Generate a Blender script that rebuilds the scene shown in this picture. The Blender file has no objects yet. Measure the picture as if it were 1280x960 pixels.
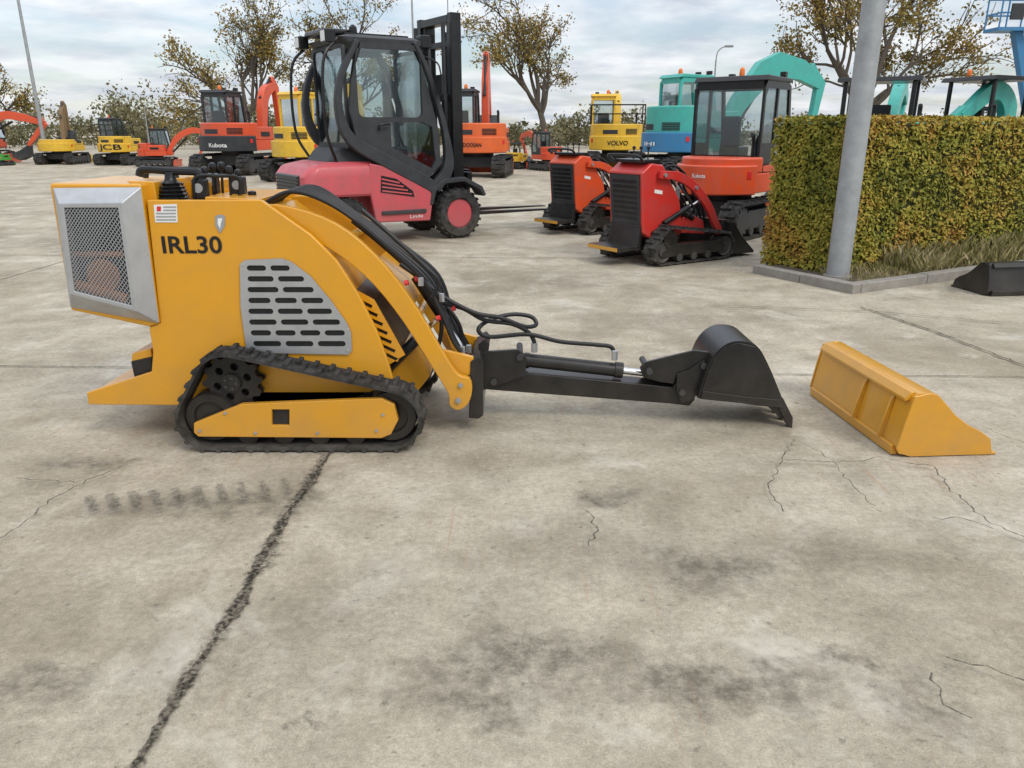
import bpy, bmesh, math, random
from mathutils import Vector, Matrix, noise
R=math.radians
PI=math.pi
scene=bpy.context.scene; col=scene.collection
PITCH=R(18.3); H=1.5; F=960.0
CP,SP=math.cos(PITCH),math.sin(PITCH)
def P(u,v,Y):
    a=(u-640)/F; b=(480-v)/F; t=Y/(CP+b*SP)
    return Vector((a*t,Y,H+t*(-SP+b*CP)))
def G(u,v,z=0.0):
    a=(u-640)/F; b=(480-v)/F; t=(H-z)/(SP-b*CP)
    return Vector((a*t,t*(CP+b*SP),z))
cam=bpy.data.cameras.new('camera'); co=bpy.data.objects.new('camera',cam); col.objects.link(co)
cam.lens=27; cam.sensor_width=36; cam.clip_end=2000; cam.clip_start=.05
co.location=(0,0,H); co.rotation_euler=(PI/2-PITCH,0,0); scene.camera=co
scene.view_settings.view_transform='Standard'; scene.view_settings.look='None'; scene.view_settings.exposure=0

# ---------------------------------------------------------------- materials
def newmat(n):
    m=bpy.data.materials.new(n); m.use_nodes=True
    return m,m.node_tree.nodes,m.node_tree.links,m.node_tree.nodes['Principled BSDF']
def paint(n,c,rough=.38,dirt=.25,metal=0,scale=6,coat=.15,dcol=None,spec=.5,dust=.35):
    m,N,L,b=newmat(n)
    tc=N.new('ShaderNodeTexCoord'); no=N.new('ShaderNodeTexNoise'); no.inputs['Scale'].default_value=scale; no.inputs['Detail'].default_value=4; no.inputs['Roughness'].default_value=.65
    L.new(tc.outputs['Object'],no.inputs['Vector'])
    rp=N.new('ShaderNodeValToRGB'); rp.color_ramp.elements[0].position=.35; rp.color_ramp.elements[1].position=.75
    dc=dcol or [x*(1-dirt)+.1*dirt for x in c]
    rp.color_ramp.elements[0].color=(*c,1); rp.color_ramp.elements[1].color=(*dc,1)
    L.new(no.outputs['Fac'],rp.inputs['Fac']); colr=rp.outputs['Color']
    if dust:
        sx=N.new('ShaderNodeSeparateXYZ'); L.new(tc.outputs['Object'],sx.inputs[0])
        mz=N.new('ShaderNodeMapRange'); mz.inputs['From Min'].default_value=.55; mz.inputs['From Max'].default_value=0; mz.inputs['To Max'].default_value=dust; L.new(sx.outputs['Z'],mz.inputs['Value'])
        mm=N.new('ShaderNodeMath'); mm.operation='MULTIPLY'; L.new(mz.outputs['Result'],mm.inputs[0]); L.new(no.outputs['Fac'],mm.inputs[1])
        mx=N.new('ShaderNodeMix'); mx.data_type='RGBA'; L.new(mm.outputs[0],mx.inputs[0]); L.new(colr,mx.inputs[6]); mx.inputs[7].default_value=(.25,.21,.155,1); colr=mx.outputs[2]
    L.new(colr,b.inputs['Base Color'])
    mr=N.new('ShaderNodeMapRange'); mr.inputs['To Min'].default_value=max(rough-.1,.05); mr.inputs['To Max'].default_value=min(rough+.2,1)
    L.new(no.outputs['Fac'],mr.inputs['Value']); L.new(mr.outputs['Result'],b.inputs['Roughness'])
    b.inputs['Metallic'].default_value=metal; b.inputs['Coat Weight'].default_value=coat; b.inputs['Coat Roughness'].default_value=.12; b.inputs['Specular IOR Level'].default_value=spec
    return m
def leafmat(n,cols,patch=.0,pscale=1.2):
    m,N,L,b=newmat(n)
    g=N.new('ShaderNodeNewGeometry'); rp=N.new('ShaderNodeValToRGB'); rp.color_ramp.interpolation='LINEAR'
    el=rp.color_ramp.elements
    while len(el)<len(cols): el.new(.5)
    for i,c in enumerate(cols): el[i].position=i/(len(cols)-1); el[i].color=(*c,1)
    tc=N.new('ShaderNodeTexCoord'); no=N.new('ShaderNodeTexNoise'); no.inputs['Scale'].default_value=pscale; no.inputs['Detail'].default_value=2
    L.new(tc.outputs['Object'],no.inputs['Vector'])
    mr=N.new('ShaderNodeMapRange'); mr.inputs['From Min'].default_value=.3; mr.inputs['From Max'].default_value=.7
    L.new(no.outputs['Fac'],mr.inputs['Value'])
    mx=N.new('ShaderNodeMix'); mx.data_type='FLOAT'; mx.inputs[0].default_value=patch
    L.new(g.outputs['Random Per Island'],mx.inputs[2]); L.new(mr.outputs['Result'],mx.inputs[3])
    L.new(mx.outputs[0],rp.inputs['Fac']); L.new(rp.outputs['Color'],b.inputs['Base Color'])
    b.inputs['Roughness'].default_value=.7; b.inputs['Specular IOR Level'].default_value=.2
    return m
YEL=paint('yellow_paint',(.66,.305,.008),.27,.12,coat=.35)
YEL2=paint('yellow_machine_paint',(.74,.45,.02),.42,.3)
RED=paint('red_paint',(.55,.024,.018),.36,.3)
FKR=paint('forklift_red',(.53,.075,.09),.45,.35)
ORG=paint('orange_paint',(.68,.075,.014),.4,.3)
ORG2=paint('deep_orange_paint',(.72,.12,.014),.4,.3)
TEAL=paint('teal_paint',(.045,.40,.34),.42,.25)
BLUE=paint('blue_paint',(.025,.19,.40),.42,.25)
GREEN=paint('green_paint',(.05,.30,.04),.45,.25)
BROWN=paint('dusty_brown_paint',(.20,.12,.045),.6,.4)
BLK=paint('black_paint',(.008,.008,.009),.28,.10,coat=.12,spec=.3,dust=.22)
DGR=paint('dark_grey_plastic',(.025,.028,.032),.5,.25,coat=0,spec=.35)
RUB=paint('rubber',(.014,.014,.014),.8,.6,scale=14,coat=0,spec=.2,dust=.30)
HOSE=paint('hose_rubber',(.010,.010,.011),.40,.1,coat=0,spec=.35,dust=0)
STL=paint('brushed_steel',(.50,.51,.52),.38,.25,metal=.75,scale=9,coat=0,dust=0)
GALV=paint('galvanised_steel',(.36,.38,.39),.55,.35,metal=.35,scale=7,coat=0)
CHR=paint('chrome',(.75,.75,.76),.15,.05,metal=1,coat=0,dust=0)
WHT=paint('white_paint',(.75,.75,.73),.5,.15,coat=0,dust=0)
GRY=paint('grey_paint',(.30,.31,.32),.5,.25,coat=0,dust=0)
REDC=paint('red_plastic',(.6,.02,.02),.4,.1,dust=0)
BEA=paint('amber_plastic',(.8,.18,.02),.3,.1,dust=0)
COP=paint('rusty_core',(.34,.13,.04),.6,.5,scale=25,coat=0)
BARK=paint('bark',(.085,.068,.05),.9,.4,coat=0,dust=0,spec=.2)
SOIL=paint('soil',(.09,.07,.045),.95,.4,coat=0,scale=20,spec=.2)
KERB=paint('kerb_concrete',(.30,.28,.25),.9,.5,coat=0,scale=8,spec=.3)
def glassmat():
    m,N,L,b=newmat('cab_glass'); N.remove(b); out=N['Material Output']
    t=N.new('ShaderNodeBsdfTransparent'); t.inputs['Color'].default_value=(.80,.86,.87,1)
    g=N.new('ShaderNodeBsdfGlossy'); g.inputs['Color'].default_value=(.7,.75,.78,1); g.inputs['Roughness'].default_value=.05
    lw=N.new('ShaderNodeLayerWeight'); lw.inputs['Blend'].default_value=.3
    mr=N.new('ShaderNodeMapRange'); mr.inputs['To Min'].default_value=.10; mr.inputs['To Max'].default_value=.7
    L.new(lw.outputs['Fresnel'],mr.inputs['Value'])
    mx=N.new('ShaderNodeMixShader'); L.new(mr.outputs['Result'],mx.inputs['Fac']); L.new(t.outputs[0],mx.inputs[1]); L.new(g.outputs[0],mx.inputs[2]); L.new(mx.outputs[0],out.inputs['Surface'])
    return m
GLS=glassmat()

# ---------------------------------------------------------------- mesh helpers
ORGN={}
def catm(pts,k=6,closed=False):
    pts=[Vector(p) for p in pts]; n=len(pts); out=[]
    rng=n if closed else n-1
    for i in range(rng):
        p1=pts[i]; p2=pts[(i+1)%n]
        p0=pts[(i-1)%n] if (closed or i>0) else p1*2-p2
        p3=pts[(i+2)%n] if (closed or i+2<n) else p2*2-p1
        for j in range(k):
            t=j/k
            out.append(.5*((2*p1)+(p2-p0)*t+(2*p0-5*p1+4*p2-p3)*t*t+(3*p1-p0-3*p2+p3)*t**3))
    if not closed: out.append(pts[-1])
    return out
class MB:
    def __init__(s): s.v=[]; s.f=[]
    def add(s,vs,fs,M=None):
        o=len(s.v)
        for p in vs:
            p=Vector(p); s.v.append(M@p if M else p)
        for f in fs: s.f.append([i+o for i in f])
        return s
    def box(s,x0,x1,y0,y1,z0,z1,M=None):
        vs=[(x,y,z) for x in (x0,x1) for y in (y0,y1) for z in (z0,z1)]
        return s.add(vs,[(0,1,3,2),(4,6,7,5),(0,4,5,1),(2,3,7,6),(0,2,6,4),(1,5,7,3)],M)
    def prism(s,poly,y0,y1,M=None):
        n=len(poly); vs=[(p[0],y0,p[1]) for p in poly]+[(p[0],y1,p[1]) for p in poly]
        fs=[list(range(n)),list(range(2*n-1,n-1,-1))]+[[(i+1)%n,i,n+i,n+(i+1)%n] for i in range(n)]
        return s.add(vs,fs,M)
    def vprism(s,poly,z0,z1,M=None):
        n=len(poly); vs=[(p[0],p[1],z0) for p in poly]+[(p[0],p[1],z1) for p in poly]
        fs=[list(range(n)),list(range(2*n-1,n-1,-1))]+[[(i+1)%n,i,n+i,n+(i+1)%n] for i in range(n)]
        return s.add(vs,fs,M)
    def px(s,poly,Y0,Y1):
        q=[P(u,v,Y0) for u,v in poly]
        return s.prism([(p.x,p.z) for p in q],Y0,Y1)
    def cyl(s,p0,p1,r,r2=None,n=16,M=None):
        p0=Vector(p0); p1=Vector(p1); r2=r if r2 is None else r2
        d=(p1-p0).normalized(); a=d.orthogonal().normalized(); b=d.cross(a)
        vs=[]
        for (p,rr) in ((p0,r),(p1,r2)):
            for i in range(n):
                t=2*PI*i/n; vs.append(p+(a*math.cos(t)+b*math.sin(t))*rr)
        fs=[[i,(i+1)%n,n+(i+1)%n,n+i] for i in range(n)]+[list(range(n-1,-1,-1)),list(range(n,2*n))]
        return s.add(vs,fs,M)
    def tube(s,pts,r,n=8,k=6,M=None,r2=None):
        q=catm(pts,k) if k>1 else [Vector(p) for p in pts]
        vs=[];fs=[]; a=None; m=len(q)
        for i,p in enumerate(q):
            d=(q[min(i+1,m-1)]-q[max(i-1,0)]).normalized()
            if a is None: a=d.orthogonal().normalized()
            else:
                a=(a-d*a.dot(d)); a=a.normalized() if a.length>1e-6 else d.orthogonal().normalized()
            b=d.cross(a); rr=r if r2 is None else r+(r2-r)*i/(m-1)
            for j in range(n):
                t=2*PI*j/n; vs.append(p+(a*math.cos(t)+b*math.sin(t))*rr)
        for i in range(m-1):
            for j in range(n): fs.append([i*n+j,i*n+(j+1)%n,(i+1)*n+(j+1)%n,(i+1)*n+j])
        fs.append(list(range(n-1,-1,-1))); fs.append([(m-1)*n+j for j in range(n)])
        return s.add(vs,fs,M)
    def lathe(s,prof,c,axis='y',n=24,M=None,caps=True):
        vs=[];fs=[];m=len(prof)
        for i in range(n):
            t=2*PI*i/n
            for (r,o) in prof:
                if axis=='y': vs.append((c[0]+r*math.cos(t),c[1]+o,c[2]+r*math.sin(t)))
                else: vs.append((c[0]+r*math.cos(t),c[1]+r*math.sin(t),c[2]+o))
        for i in range(n):
            for j in range(m-1): fs.append([i*m+j,i*m+j+1,((i+1)%n)*m+j+1,((i+1)%n)*m+j])
        if caps:
            fs.append([i*m for i in range(n)]); fs.append([i*m+m-1 for i in range(n-1,-1,-1)])
        return s.add(vs,fs,M)
    def build(s,name,mat,parent=None,bevel=0,label=None,seg=2,M=None):
        org=ORGN.get(parent,Vector((0,0,0)))
        me=bpy.data.meshes.new(name)
        me.from_pydata([(M@v if M else v)-org for v in s.v],[],s.f)
        bm=bmesh.new(); bm.from_mesh(me)
        bmesh.ops.remove_doubles(bm,verts=bm.verts,dist=1e-5)
        bmesh.ops.recalc_face_normals(bm,faces=bm.faces)
        for f in bm.faces: f.smooth=True
        for e in bm.edges:
            if len(e.link_faces)==2 and e.calc_face_angle(0)>R(33): e.smooth=False
        bm.to_mesh(me); bm.free()
        me.materials.append(mat)
        o=bpy.data.objects.new(name,me); col.objects.link(o)
        if parent: o.parent=parent
        ORGN[o]=org
        if bevel:
            md=o.modifiers.new('bevel','BEVEL'); md.width=bevel; md.segments=seg; md.limit_method='ANGLE'; md.angle_limit=R(40); md.harden_normals=True
        if label: o['label']=label
        return o
def thing(name,label,cat,loc=(0,0,0),yaw=0,group=None,world=False,scale=None):
    o=bpy.data.objects.new(name,None); col.objects.link(o); o.location=loc; o.rotation_euler=(0,0,yaw); o.empty_display_size=.1
    if scale: o.scale=scale
    o['label']=label; o['category']=cat
    if group: o['group']=group
    ORGN[o]=Vector(loc) if world else Vector((0,0,0))
    return o
def tag(o,label,cat,group=None,kind=None):
    o['label']=label; o['category']=cat
    if group:o['group']=group
    if kind:o['kind']=kind
    return o
def conv(cu):
    o=bpy.data.objects.new('t',cu); col.objects.link(o)
    dg=bpy.context.evaluated_depsgraph_get(); me=bpy.data.meshes.new_from_object(o.evaluated_get(dg))
    vs=[v.co.copy() for v in me.vertices]; fs=[list(p.vertices) for p in me.polygons]
    bpy.data.objects.remove(o); bpy.data.curves.remove(cu); bpy.data.meshes.remove(me)
    return vs,fs
def text2d(s,bold=.02,shear=0):
    cu=bpy.data.curves.new('t','FONT'); cu.body=s; cu.offset=bold; cu.shear=shear; cu.resolution_u=4
    vs,fs=conv(cu)
    x0=min(v.x for v in vs);x1=max(v.x for v in vs);y0=min(v.y for v in vs);y1=max(v.y for v in vs)
    return [((v.x-x0)/(x1-x0),(v.y-y0)/(y1-y0)) for v in vs],fs
def lettering(s,fn,mat,parent,bold=.02,shear=0,name='lettering'):
    vs,fs=text2d(s,bold,shear)
    m=MB(); m.add([fn(a,b) for a,b in vs],fs)
    return m.build(name,mat,parent)
def holeplate(outer,holes,y0,y1):
    cu=bpy.data.curves.new('p','CURVE'); cu.dimensions='2D'; cu.fill_mode='BOTH'; cu.extrude=.5
    for pl in [outer]+holes:
        sp=cu.splines.new('POLY'); sp.points.add(len(pl)-1); sp.use_cyclic_u=True
        for q,p in zip(sp.points,pl): q.co=(p[0],p[1],0,1)
    vs,fs=conv(cu); m=MB()
    m.add([(v.x,(y0 if v.z<0 else y1),v.y) for v in vs],fs)
    return m
def slot(x0,x1,z0,z1,n=5):
    r=min(abs(z1-z0)/2,abs(x1-x0)/2); zc=(z0+z1)/2; out=[]
    for i in range(n+1):
        t=-PI/2+PI*i/n; out.append((x1-r+r*math.cos(t),zc+r*math.sin(t)))
    for i in range(n+1):
        t=PI/2+PI*i/n; out.append((x0+r+r*math.cos(t),zc+r*math.sin(t)))
    return out
def rrect(x0,x1,z0,z1,r,n=4):
    out=[]
    for (cx,cz,a) in ((x1-r,z0+r,-PI/2),(x1-r,z1-r,0),(x0+r,z1-r,PI/2),(x0+r,z0+r,PI)):
        for i in range(n+1):
            t=a+PI/2*i/n; out.append((cx+r*math.cos(t),cz+r*math.sin(t)))
    return out
def beam_poly(pts,hw):
    pts=[Vector((p[0],p[1])) for p in pts]; n=len(pts)
    if not isinstance(hw,(list,tuple)): hw=[hw]*n
    if len(hw)!=n:
        k=len(hw)-1; hw=[hw[min(int(i/(n-1)*k),k-1)]+(hw[min(int(i/(n-1)*k),k-1)+1]-hw[min(int(i/(n-1)*k),k-1)])*(i/(n-1)*k-min(int(i/(n-1)*k),k-1)) for i in range(n)]
    A=[];B=[]
    for i in range(n):
        d=(pts[min(i+1,n-1)]-pts[max(i-1,0)]).normalized(); nn=Vector((-d.y,d.x))
        A.append(pts[i]+nn*hw[i]); B.append(pts[i]-nn*hw[i])
    return A+B[::-1]
def hull(pts):
    pts=sorted(set((round(a,5),round(b,5)) for a,b in pts))
    def half(ps):
        h=[]
        for p in ps:
            while len(h)>1 and (h[-1][0]-h[-2][0])*(p[1]-h[-2][1])-(h[-1][1]-h[-2][1])*(p[0]-h[-2][0])<=0: h.pop()
            h.append(p)
        return h
    a=half(pts); b=half(pts[::-1]); return a[:-1]+b[:-1]
def belt(circ,n):
    pts=[(x+r*math.cos(2*PI*i/48),z+r*math.sin(2*PI*i/48)) for x,z,r in circ for i in range(48)]
    h=[Vector(p) for p in hull(pts)]; h.append(h[0]); L=[0]
    for i in range(len(h)-1): L.append(L[-1]+(h[i+1]-h[i]).length)
    out=[];j=0
    for i in range(n):
        d=L[-1]*i/n
        while L[j+1]<d: j+=1
        out.append(h[j]+(h[j+1]-h[j])*((d-L[j])/(L[j+1]-L[j])))
    return out,L[-1]
def track_mb(circ,y0,y1,th,lug,n):
    p,Ln=belt(circ,n); m=MB(); st=Ln/n; vs=[];fs=[]
    nor=[]
    for i in range(n):
        d=(p[(i+1)%n]-p[i-1]).normalized(); nor.append(Vector((d.y,-d.x)))
    for i in range(n):
        o=p[i]; q=p[i]-nor[i]*th
        vs+=[(o.x,y0,o.y),(o.x,y1,o.y),(q.x,y1,q.y),(q.x,y0,q.y)]
    for i in range(n):
        j=(i+1)%n
        for k in range(4): fs.append([i*4+k,i*4+(k+1)%4,j*4+(k+1)%4,j*4+k])
    m.add(vs,fs)
    w=y1-y0
    for i in range(n):
        d=Vector((-nor[i].y,nor[i].x)); c=p[i]; h=st*.32
        a0,a1=(y0-.002,y0+w*.62) if i%2 else (y0+w*.38,y1+.002)
        q=[c-d*h-nor[i]*.004,c+d*h-nor[i]*.004,c+d*h*.75+nor[i]*lug,c-d*h*.75+nor[i]*lug]
        m.prism([(v.x,v.y) for v in q],a0,a1)
    return m
def gear(cx,cz,r,nt,dr):
    out=[]
    for i in range(nt*4):
        t=2*PI*i/(nt*4); rr=r if i%4 in(0,1) else r-dr
        out.append((cx+rr*math.cos(t),cz+rr*math.sin(t)))
    return out
def circ(cx,cz,r,n=20): return [(cx+r*math.cos(2*PI*i/n),cz+r*math.sin(2*PI*i/n)) for i in range(n)]

# ================================================================= GROUND
def ground_mat():
    m,N,L,b=newmat('weathered_concrete')
    tc=N.new('ShaderNodeTexCoord'); V=tc.outputs['Object']
    def nz(s,d=4,r=.6,dist=0,vec=None):
        n=N.new('ShaderNodeTexNoise'); n.inputs['Scale'].default_value=s; n.inputs['Detail'].default_value=d; n.inputs['Roughness'].default_value=r; n.inputs['Distortion'].default_value=dist
        L.new(vec or V,n.inputs['Vector']); return n.outputs['Fac']
    def ramp(f,a,b_,c0,c1):
        r=N.new('ShaderNodeValToRGB'); r.color_ramp.elements[0].position=a; r.color_ramp.elements[1].position=b_
        r.color_ramp.elements[0].color=(*c0,1); r.color_ramp.elements[1].color=(*c1,1); L.new(f,r.inputs['Fac']); return r.outputs['Color']
    def mix(f,a,b_,mode='MIX'):
        x=N.new('ShaderNodeMix'); x.data_type='RGBA'; x.blend_type=mode
        if isinstance(f,float): x.inputs[0].default_value=f
        else: L.new(f,x.inputs[0])
        L.new(a,x.inputs[6]); L.new(b_,x.inputs[7]) if not isinstance(b_,tuple) else setattr(x.inputs[7],'default_value',(*b_,1))
        return x.outputs[2]
    def mth(op,a,b_=None,clamp=False):
        x=N.new('ShaderNodeMath'); x.operation=op; x.use_clamp=clamp
        for i,q in enumerate((a,b_)):
            if q is None: continue
            if isinstance(q,(int,float)): x.inputs[i].default_value=q
            else: L.new(q,x.inputs[i])
        return x.outputs[0]
    big=nz(.7,5,.66,.6); med=nz(2.6,6,.72,.3); fine=nz(38,4,.75); vf=nz(170,2,.7)
    c=ramp(big,.36,.64,(.375,.328,.25),(.56,.51,.415))
    c=mix(.70,c,ramp(med,.32,.70,(.56,.54,.50),(1.16,1.14,1.11)),'MULTIPLY')
    c=mix(.65,c,ramp(fine,.3,.7,(.60,.59,.58),(1.2,1.2,1.2)),'MULTIPLY')
    c=mix(.5,c,ramp(vf,.3,.7,(.55,.55,.55),(1.3,1.3,1.3)),'MULTIPLY')
    # broad brushed streaks left by the screed and by tyres
    mp=N.new('ShaderNodeMapping'); mp.inputs['Rotation'].default_value=(0,0,R(12)); mp.inputs['Scale'].default_value=(.55,3.2,1); L.new(V,mp.inputs['Vector'])
    c=mix(mth('MULTIPLY',ramp(nz(1.0,5,.7,.3,mp.outputs[0]),.50,.70,(0,0,0),(1,1,1)),.34),c,(.255,.215,.16))
    # light worn patches
    lp=nz(1.7,5,.7,.5); c=mix(mth('MULTIPLY',ramp(lp,.54,.70,(0,0,0),(1,1,1)),.5),c,(.65,.61,.53))
    # small dark specks
    sp=nz(24,3,.55); c=mix(mth('MULTIPLY',ramp(sp,.64,.73,(0,0,0),(1,1,1)),.55),c,(.11,.10,.085))
    # stains
    stains=[(650,826,.52,.20,.95),(905,858,.50,.14,.95),(1060,825,.15,.07,.85),(880,710,.36,.18,.95),(755,617,.20,.12,.95),(45,865,.22,.13,.75),(110,580,.30,.12,.85),(300,628,.60,.14,.75),
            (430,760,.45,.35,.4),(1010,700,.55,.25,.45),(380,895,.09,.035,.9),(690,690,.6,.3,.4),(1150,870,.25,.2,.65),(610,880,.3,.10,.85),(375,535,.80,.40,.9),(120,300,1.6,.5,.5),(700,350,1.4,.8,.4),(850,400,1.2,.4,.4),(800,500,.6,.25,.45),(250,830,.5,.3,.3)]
    wob=N.new('ShaderNodeTexNoise'); wob.inputs['Scale'].default_value=5.5; wob.inputs['Detail'].default_value=5; wob.inputs['Roughness'].default_value=.65; L.new(V,wob.inputs['Vector'])
    ws=N.new('ShaderNodeVectorMath'); ws.operation='SUBTRACT'; L.new(wob.outputs['Color'],ws.inputs[0]); ws.inputs[1].default_value=(.5,.5,.5)
    wm=N.new('ShaderNodeVectorMath'); wm.operation='SCALE'; L.new(ws.outputs[0],wm.inputs[0]); wm.inputs['Scale'].default_value=.55
    wa=N.new('ShaderNodeVectorMath'); wa.operation='ADD'; L.new(V,wa.inputs[0]); L.new(wm.outputs[0],wa.inputs[1])
    acc=None
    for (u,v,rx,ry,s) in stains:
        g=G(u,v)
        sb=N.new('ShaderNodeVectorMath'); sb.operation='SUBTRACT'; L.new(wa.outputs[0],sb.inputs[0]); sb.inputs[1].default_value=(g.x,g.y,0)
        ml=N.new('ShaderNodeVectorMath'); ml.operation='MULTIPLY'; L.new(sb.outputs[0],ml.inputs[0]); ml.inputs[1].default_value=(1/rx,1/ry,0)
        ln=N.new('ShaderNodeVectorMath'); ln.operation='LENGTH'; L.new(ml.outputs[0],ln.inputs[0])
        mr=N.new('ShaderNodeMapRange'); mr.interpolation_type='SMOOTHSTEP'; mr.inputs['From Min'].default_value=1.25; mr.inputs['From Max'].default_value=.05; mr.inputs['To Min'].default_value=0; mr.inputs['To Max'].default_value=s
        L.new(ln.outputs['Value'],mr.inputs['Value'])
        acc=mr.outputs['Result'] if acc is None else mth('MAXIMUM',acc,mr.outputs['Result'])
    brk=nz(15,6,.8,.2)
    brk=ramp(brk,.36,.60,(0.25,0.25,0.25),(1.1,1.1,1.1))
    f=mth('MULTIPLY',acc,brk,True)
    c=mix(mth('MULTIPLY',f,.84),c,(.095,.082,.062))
    # rusty scratches
    mp=N.new('ShaderNodeMapping'); mp.inputs['Rotation'].default_value=(0,0,R(35)); mp.inputs['Scale'].default_value=(45,1.6,1); L.new(V,mp.inputs['Vector'])
    ns=nz(1,3,.5,0,mp.outputs[0])
    sm=nz(.7,1,.5); k=mth('MULTIPLY',ramp(ns,.60,.72,(0,0,0),(1,1,1)),ramp(sm,.48,.62,(0,0,0),(1,1,1)))
    c=mix(mth('MULTIPLY',k,.45),c,(.34,.20,.10))
    L.new(c,b.inputs['Base Color']); b.inputs['Roughness'].default_value=.85; b.inputs['Specular IOR Level'].default_value=.25
    bp=N.new('ShaderNodeBump'); bp.inputs['Strength'].default_value=.4; bp.inputs['Distance'].default_value=.004
    L.new(mth('ADD',fine,vf),bp.inputs['Height']); L.new(bp.outputs[0],b.inputs['Normal'])
    return m
gm=MB(); gm.add([(-600,-20,0),(600,-20,0),(600,900,0),(-600,900,0)],[(0,1,2,3)])
ground=gm.build('ground',ground_mat()); ground['kind']='structure'; ground['label']='weathered cracked concrete yard surface'; ground['category']='ground'
def strip_mat(n,colr,ns=14,rough=.95,gain=-1.5,bias=0.0,amax=.9,soft=.25):
    m,N,L,b=newmat(n); out=N['Material Output']
    uv=N.new('ShaderNodeUVMap'); sx=N.new('ShaderNodeSeparateXYZ'); L.new(uv.outputs[0],sx.inputs[0])
    a=N.new('ShaderNodeMath'); a.operation='SUBTRACT'; L.new(sx.outputs['Y'],a.inputs[0]); a.inputs[1].default_value=.5
    ab=N.new('ShaderNodeMath'); ab.operation='ABSOLUTE'; L.new(a.outputs[0],ab.inputs[0])
    tc=N.new('ShaderNodeTexCoord'); no=N.new('ShaderNodeTexNoise'); no.inputs['Scale'].default_value=ns; no.inputs['Detail'].default_value=6; no.inputs['Roughness'].default_value=.75; L.new(tc.outputs['Object'],no.inputs['Vector'])
    s=N.new('ShaderNodeMath'); s.operation='MULTIPLY_ADD'; L.new(ab.outputs[0],s.inputs[0]); s.inputs[1].default_value=gain; L.new(no.outputs['Fac'],s.inputs[2])
    mr=N.new('ShaderNodeMapRange'); mr.inputs['From Min'].default_value=-.03+bias; mr.inputs['From Max'].default_value=-.03+soft+bias; mr.inputs['To Max'].default_value=amax; L.new(s.outputs[0],mr.inputs['Value'])
    n2=N.new('ShaderNodeTexNoise'); n2.inputs['Scale'].default_value=75; n2.inputs['Detail'].default_value=3; L.new(tc.outputs['Object'],n2.inputs['Vector'])
    rp=N.new('ShaderNodeValToRGB'); rp.color_ramp.elements[0].position=.4; rp.color_ramp.elements[1].position=.68; rp.color_ramp.elements[0].color=(*[x*.35 for x in colr],1); rp.color_ramp.elements[1].color=(*[x*2.3 for x in colr],1); L.new(n2.outputs['Fac'],rp.inputs['Fac']); L.new(rp.outputs['Color'],b.inputs['Base Color'])
    b.inputs['Roughness'].default_value=rough; b.inputs['Specular IOR Level'].default_value=.1
    t=N.new('ShaderNodeBsdfTransparent'); mx=N.new('ShaderNodeMixShader'); L.new(mr.outputs['Result'],mx.inputs['Fac']); L.new(t.outputs[0],mx.inputs[1]); L.new(b.outputs[0],mx.inputs[2]); L.new(mx.outputs[0],out.inputs['Surface'])
    return m
JM=strip_mat('joint_filler',(.10,.088,.068),ns=17,gain=-1.25,bias=.10,soft=.20); CM=strip_mat('crack_dark',(.11,.10,.08),ns=7,gain=-1.3,bias=.1); TM=strip_mat('tyre_rubber_marks',(.11,.098,.078),ns=13,gain=-.6,bias=.20,amax=.5,soft=.22)
JL=strip_mat('joint_crumbs',(.22,.195,.15),ns=22,gain=-1.2,bias=.16,amax=.6,soft=.3)
def strip(name,pts,w,mat,z,seed,jit=.01,step=.05,lab=None,var=0.0):
    rnd=random.Random(seed); q=[]
    for a,b in zip(pts[:-1],pts[1:]):
        n=max(1,int((b-a).length/step))
        for i in range(n): q.append(a.lerp(b,i/n))
    q.append(pts[-1]); vs=[];fs=[]
    for i,p in enumerate(q):
        d=(q[min(i+1,len(q)-1)]-q[max(i-1,0)]).normalized(); nn=Vector((-d.y,d.x,0)); ww=w*rnd.uniform(.75,1.2)*(1+var*noise.noise(Vector((p.x*4,p.y*4,seed)))*1.6); o=nn*rnd.uniform(-jit,jit)+nn*var*.022*noise.noise(Vector((p.x*3,p.y*3,seed+9)))
        for s in (-1,1): vs.append((p.x+o.x+nn.x*ww*s,p.y+o.y+nn.y*ww*s,z))
    for i in range(len(q)-1): fs.append((2*i,2*i+1,2*i+3,2*i+2))
    me=bpy.data.meshes.new(name); me.from_pydata(vs,[],fs); ul=me.uv_layers.new(name='UVMap')
    for l in me.loops: ul.data[l.index].uv=(l.vertex_index//2*.1,l.vertex_index%2)
    me.materials.append(mat); o=bpy.data.objects.new(name,me); col.objects.link(o); o.parent=ground
    if lab:o['label']=lab
    return o
JP=[Vector((-.945,.9,0)),Vector((-.935,1.6,0)),Vector((-.915,2.2,0)),Vector((-.92,2.8,0)),Vector((-.9,3.4,0)),Vector((-.9,6.5,0))]
strip('joint_edge',JP,.055,JL,.003,51,.008,.03,None,.8)
strip('joint',JP,.027,JM,.006,1,.006,.02,'crumbling expansion joint running towards the tracked loader',1.0)
strip('joint',[Vector((-9,5.1,0)),Vector((-3.4,4.9,0)),Vector((3.3,4.66,0)),Vector((9,4.5,0))],.010,JM,.009,2,.004,.06)
strip('joint',[Vector((-12,9.9,0)),Vector((2.4,9.4,0))],.012,JM,.009,3,.004,.1)
strip('joint',[Vector((-14,15.2,0)),Vector((6,14.6,0))],.014,JM,.008,4,.004,.1)
strip('joint',[Vector((-5.4,4.95,0)),Vector((-5.3,30,0))],.012,JM,.004,5,.004,.1)
strip('joint',[G(1075,385),G(1160,413),G(1232,440),G(1330,478)],.018,JM,.012,6,.01,.05)
strip('joint',[G(880,383),G(1090,391),G(1330,412)],.010,JM,.016,7,.006,.05)
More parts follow.
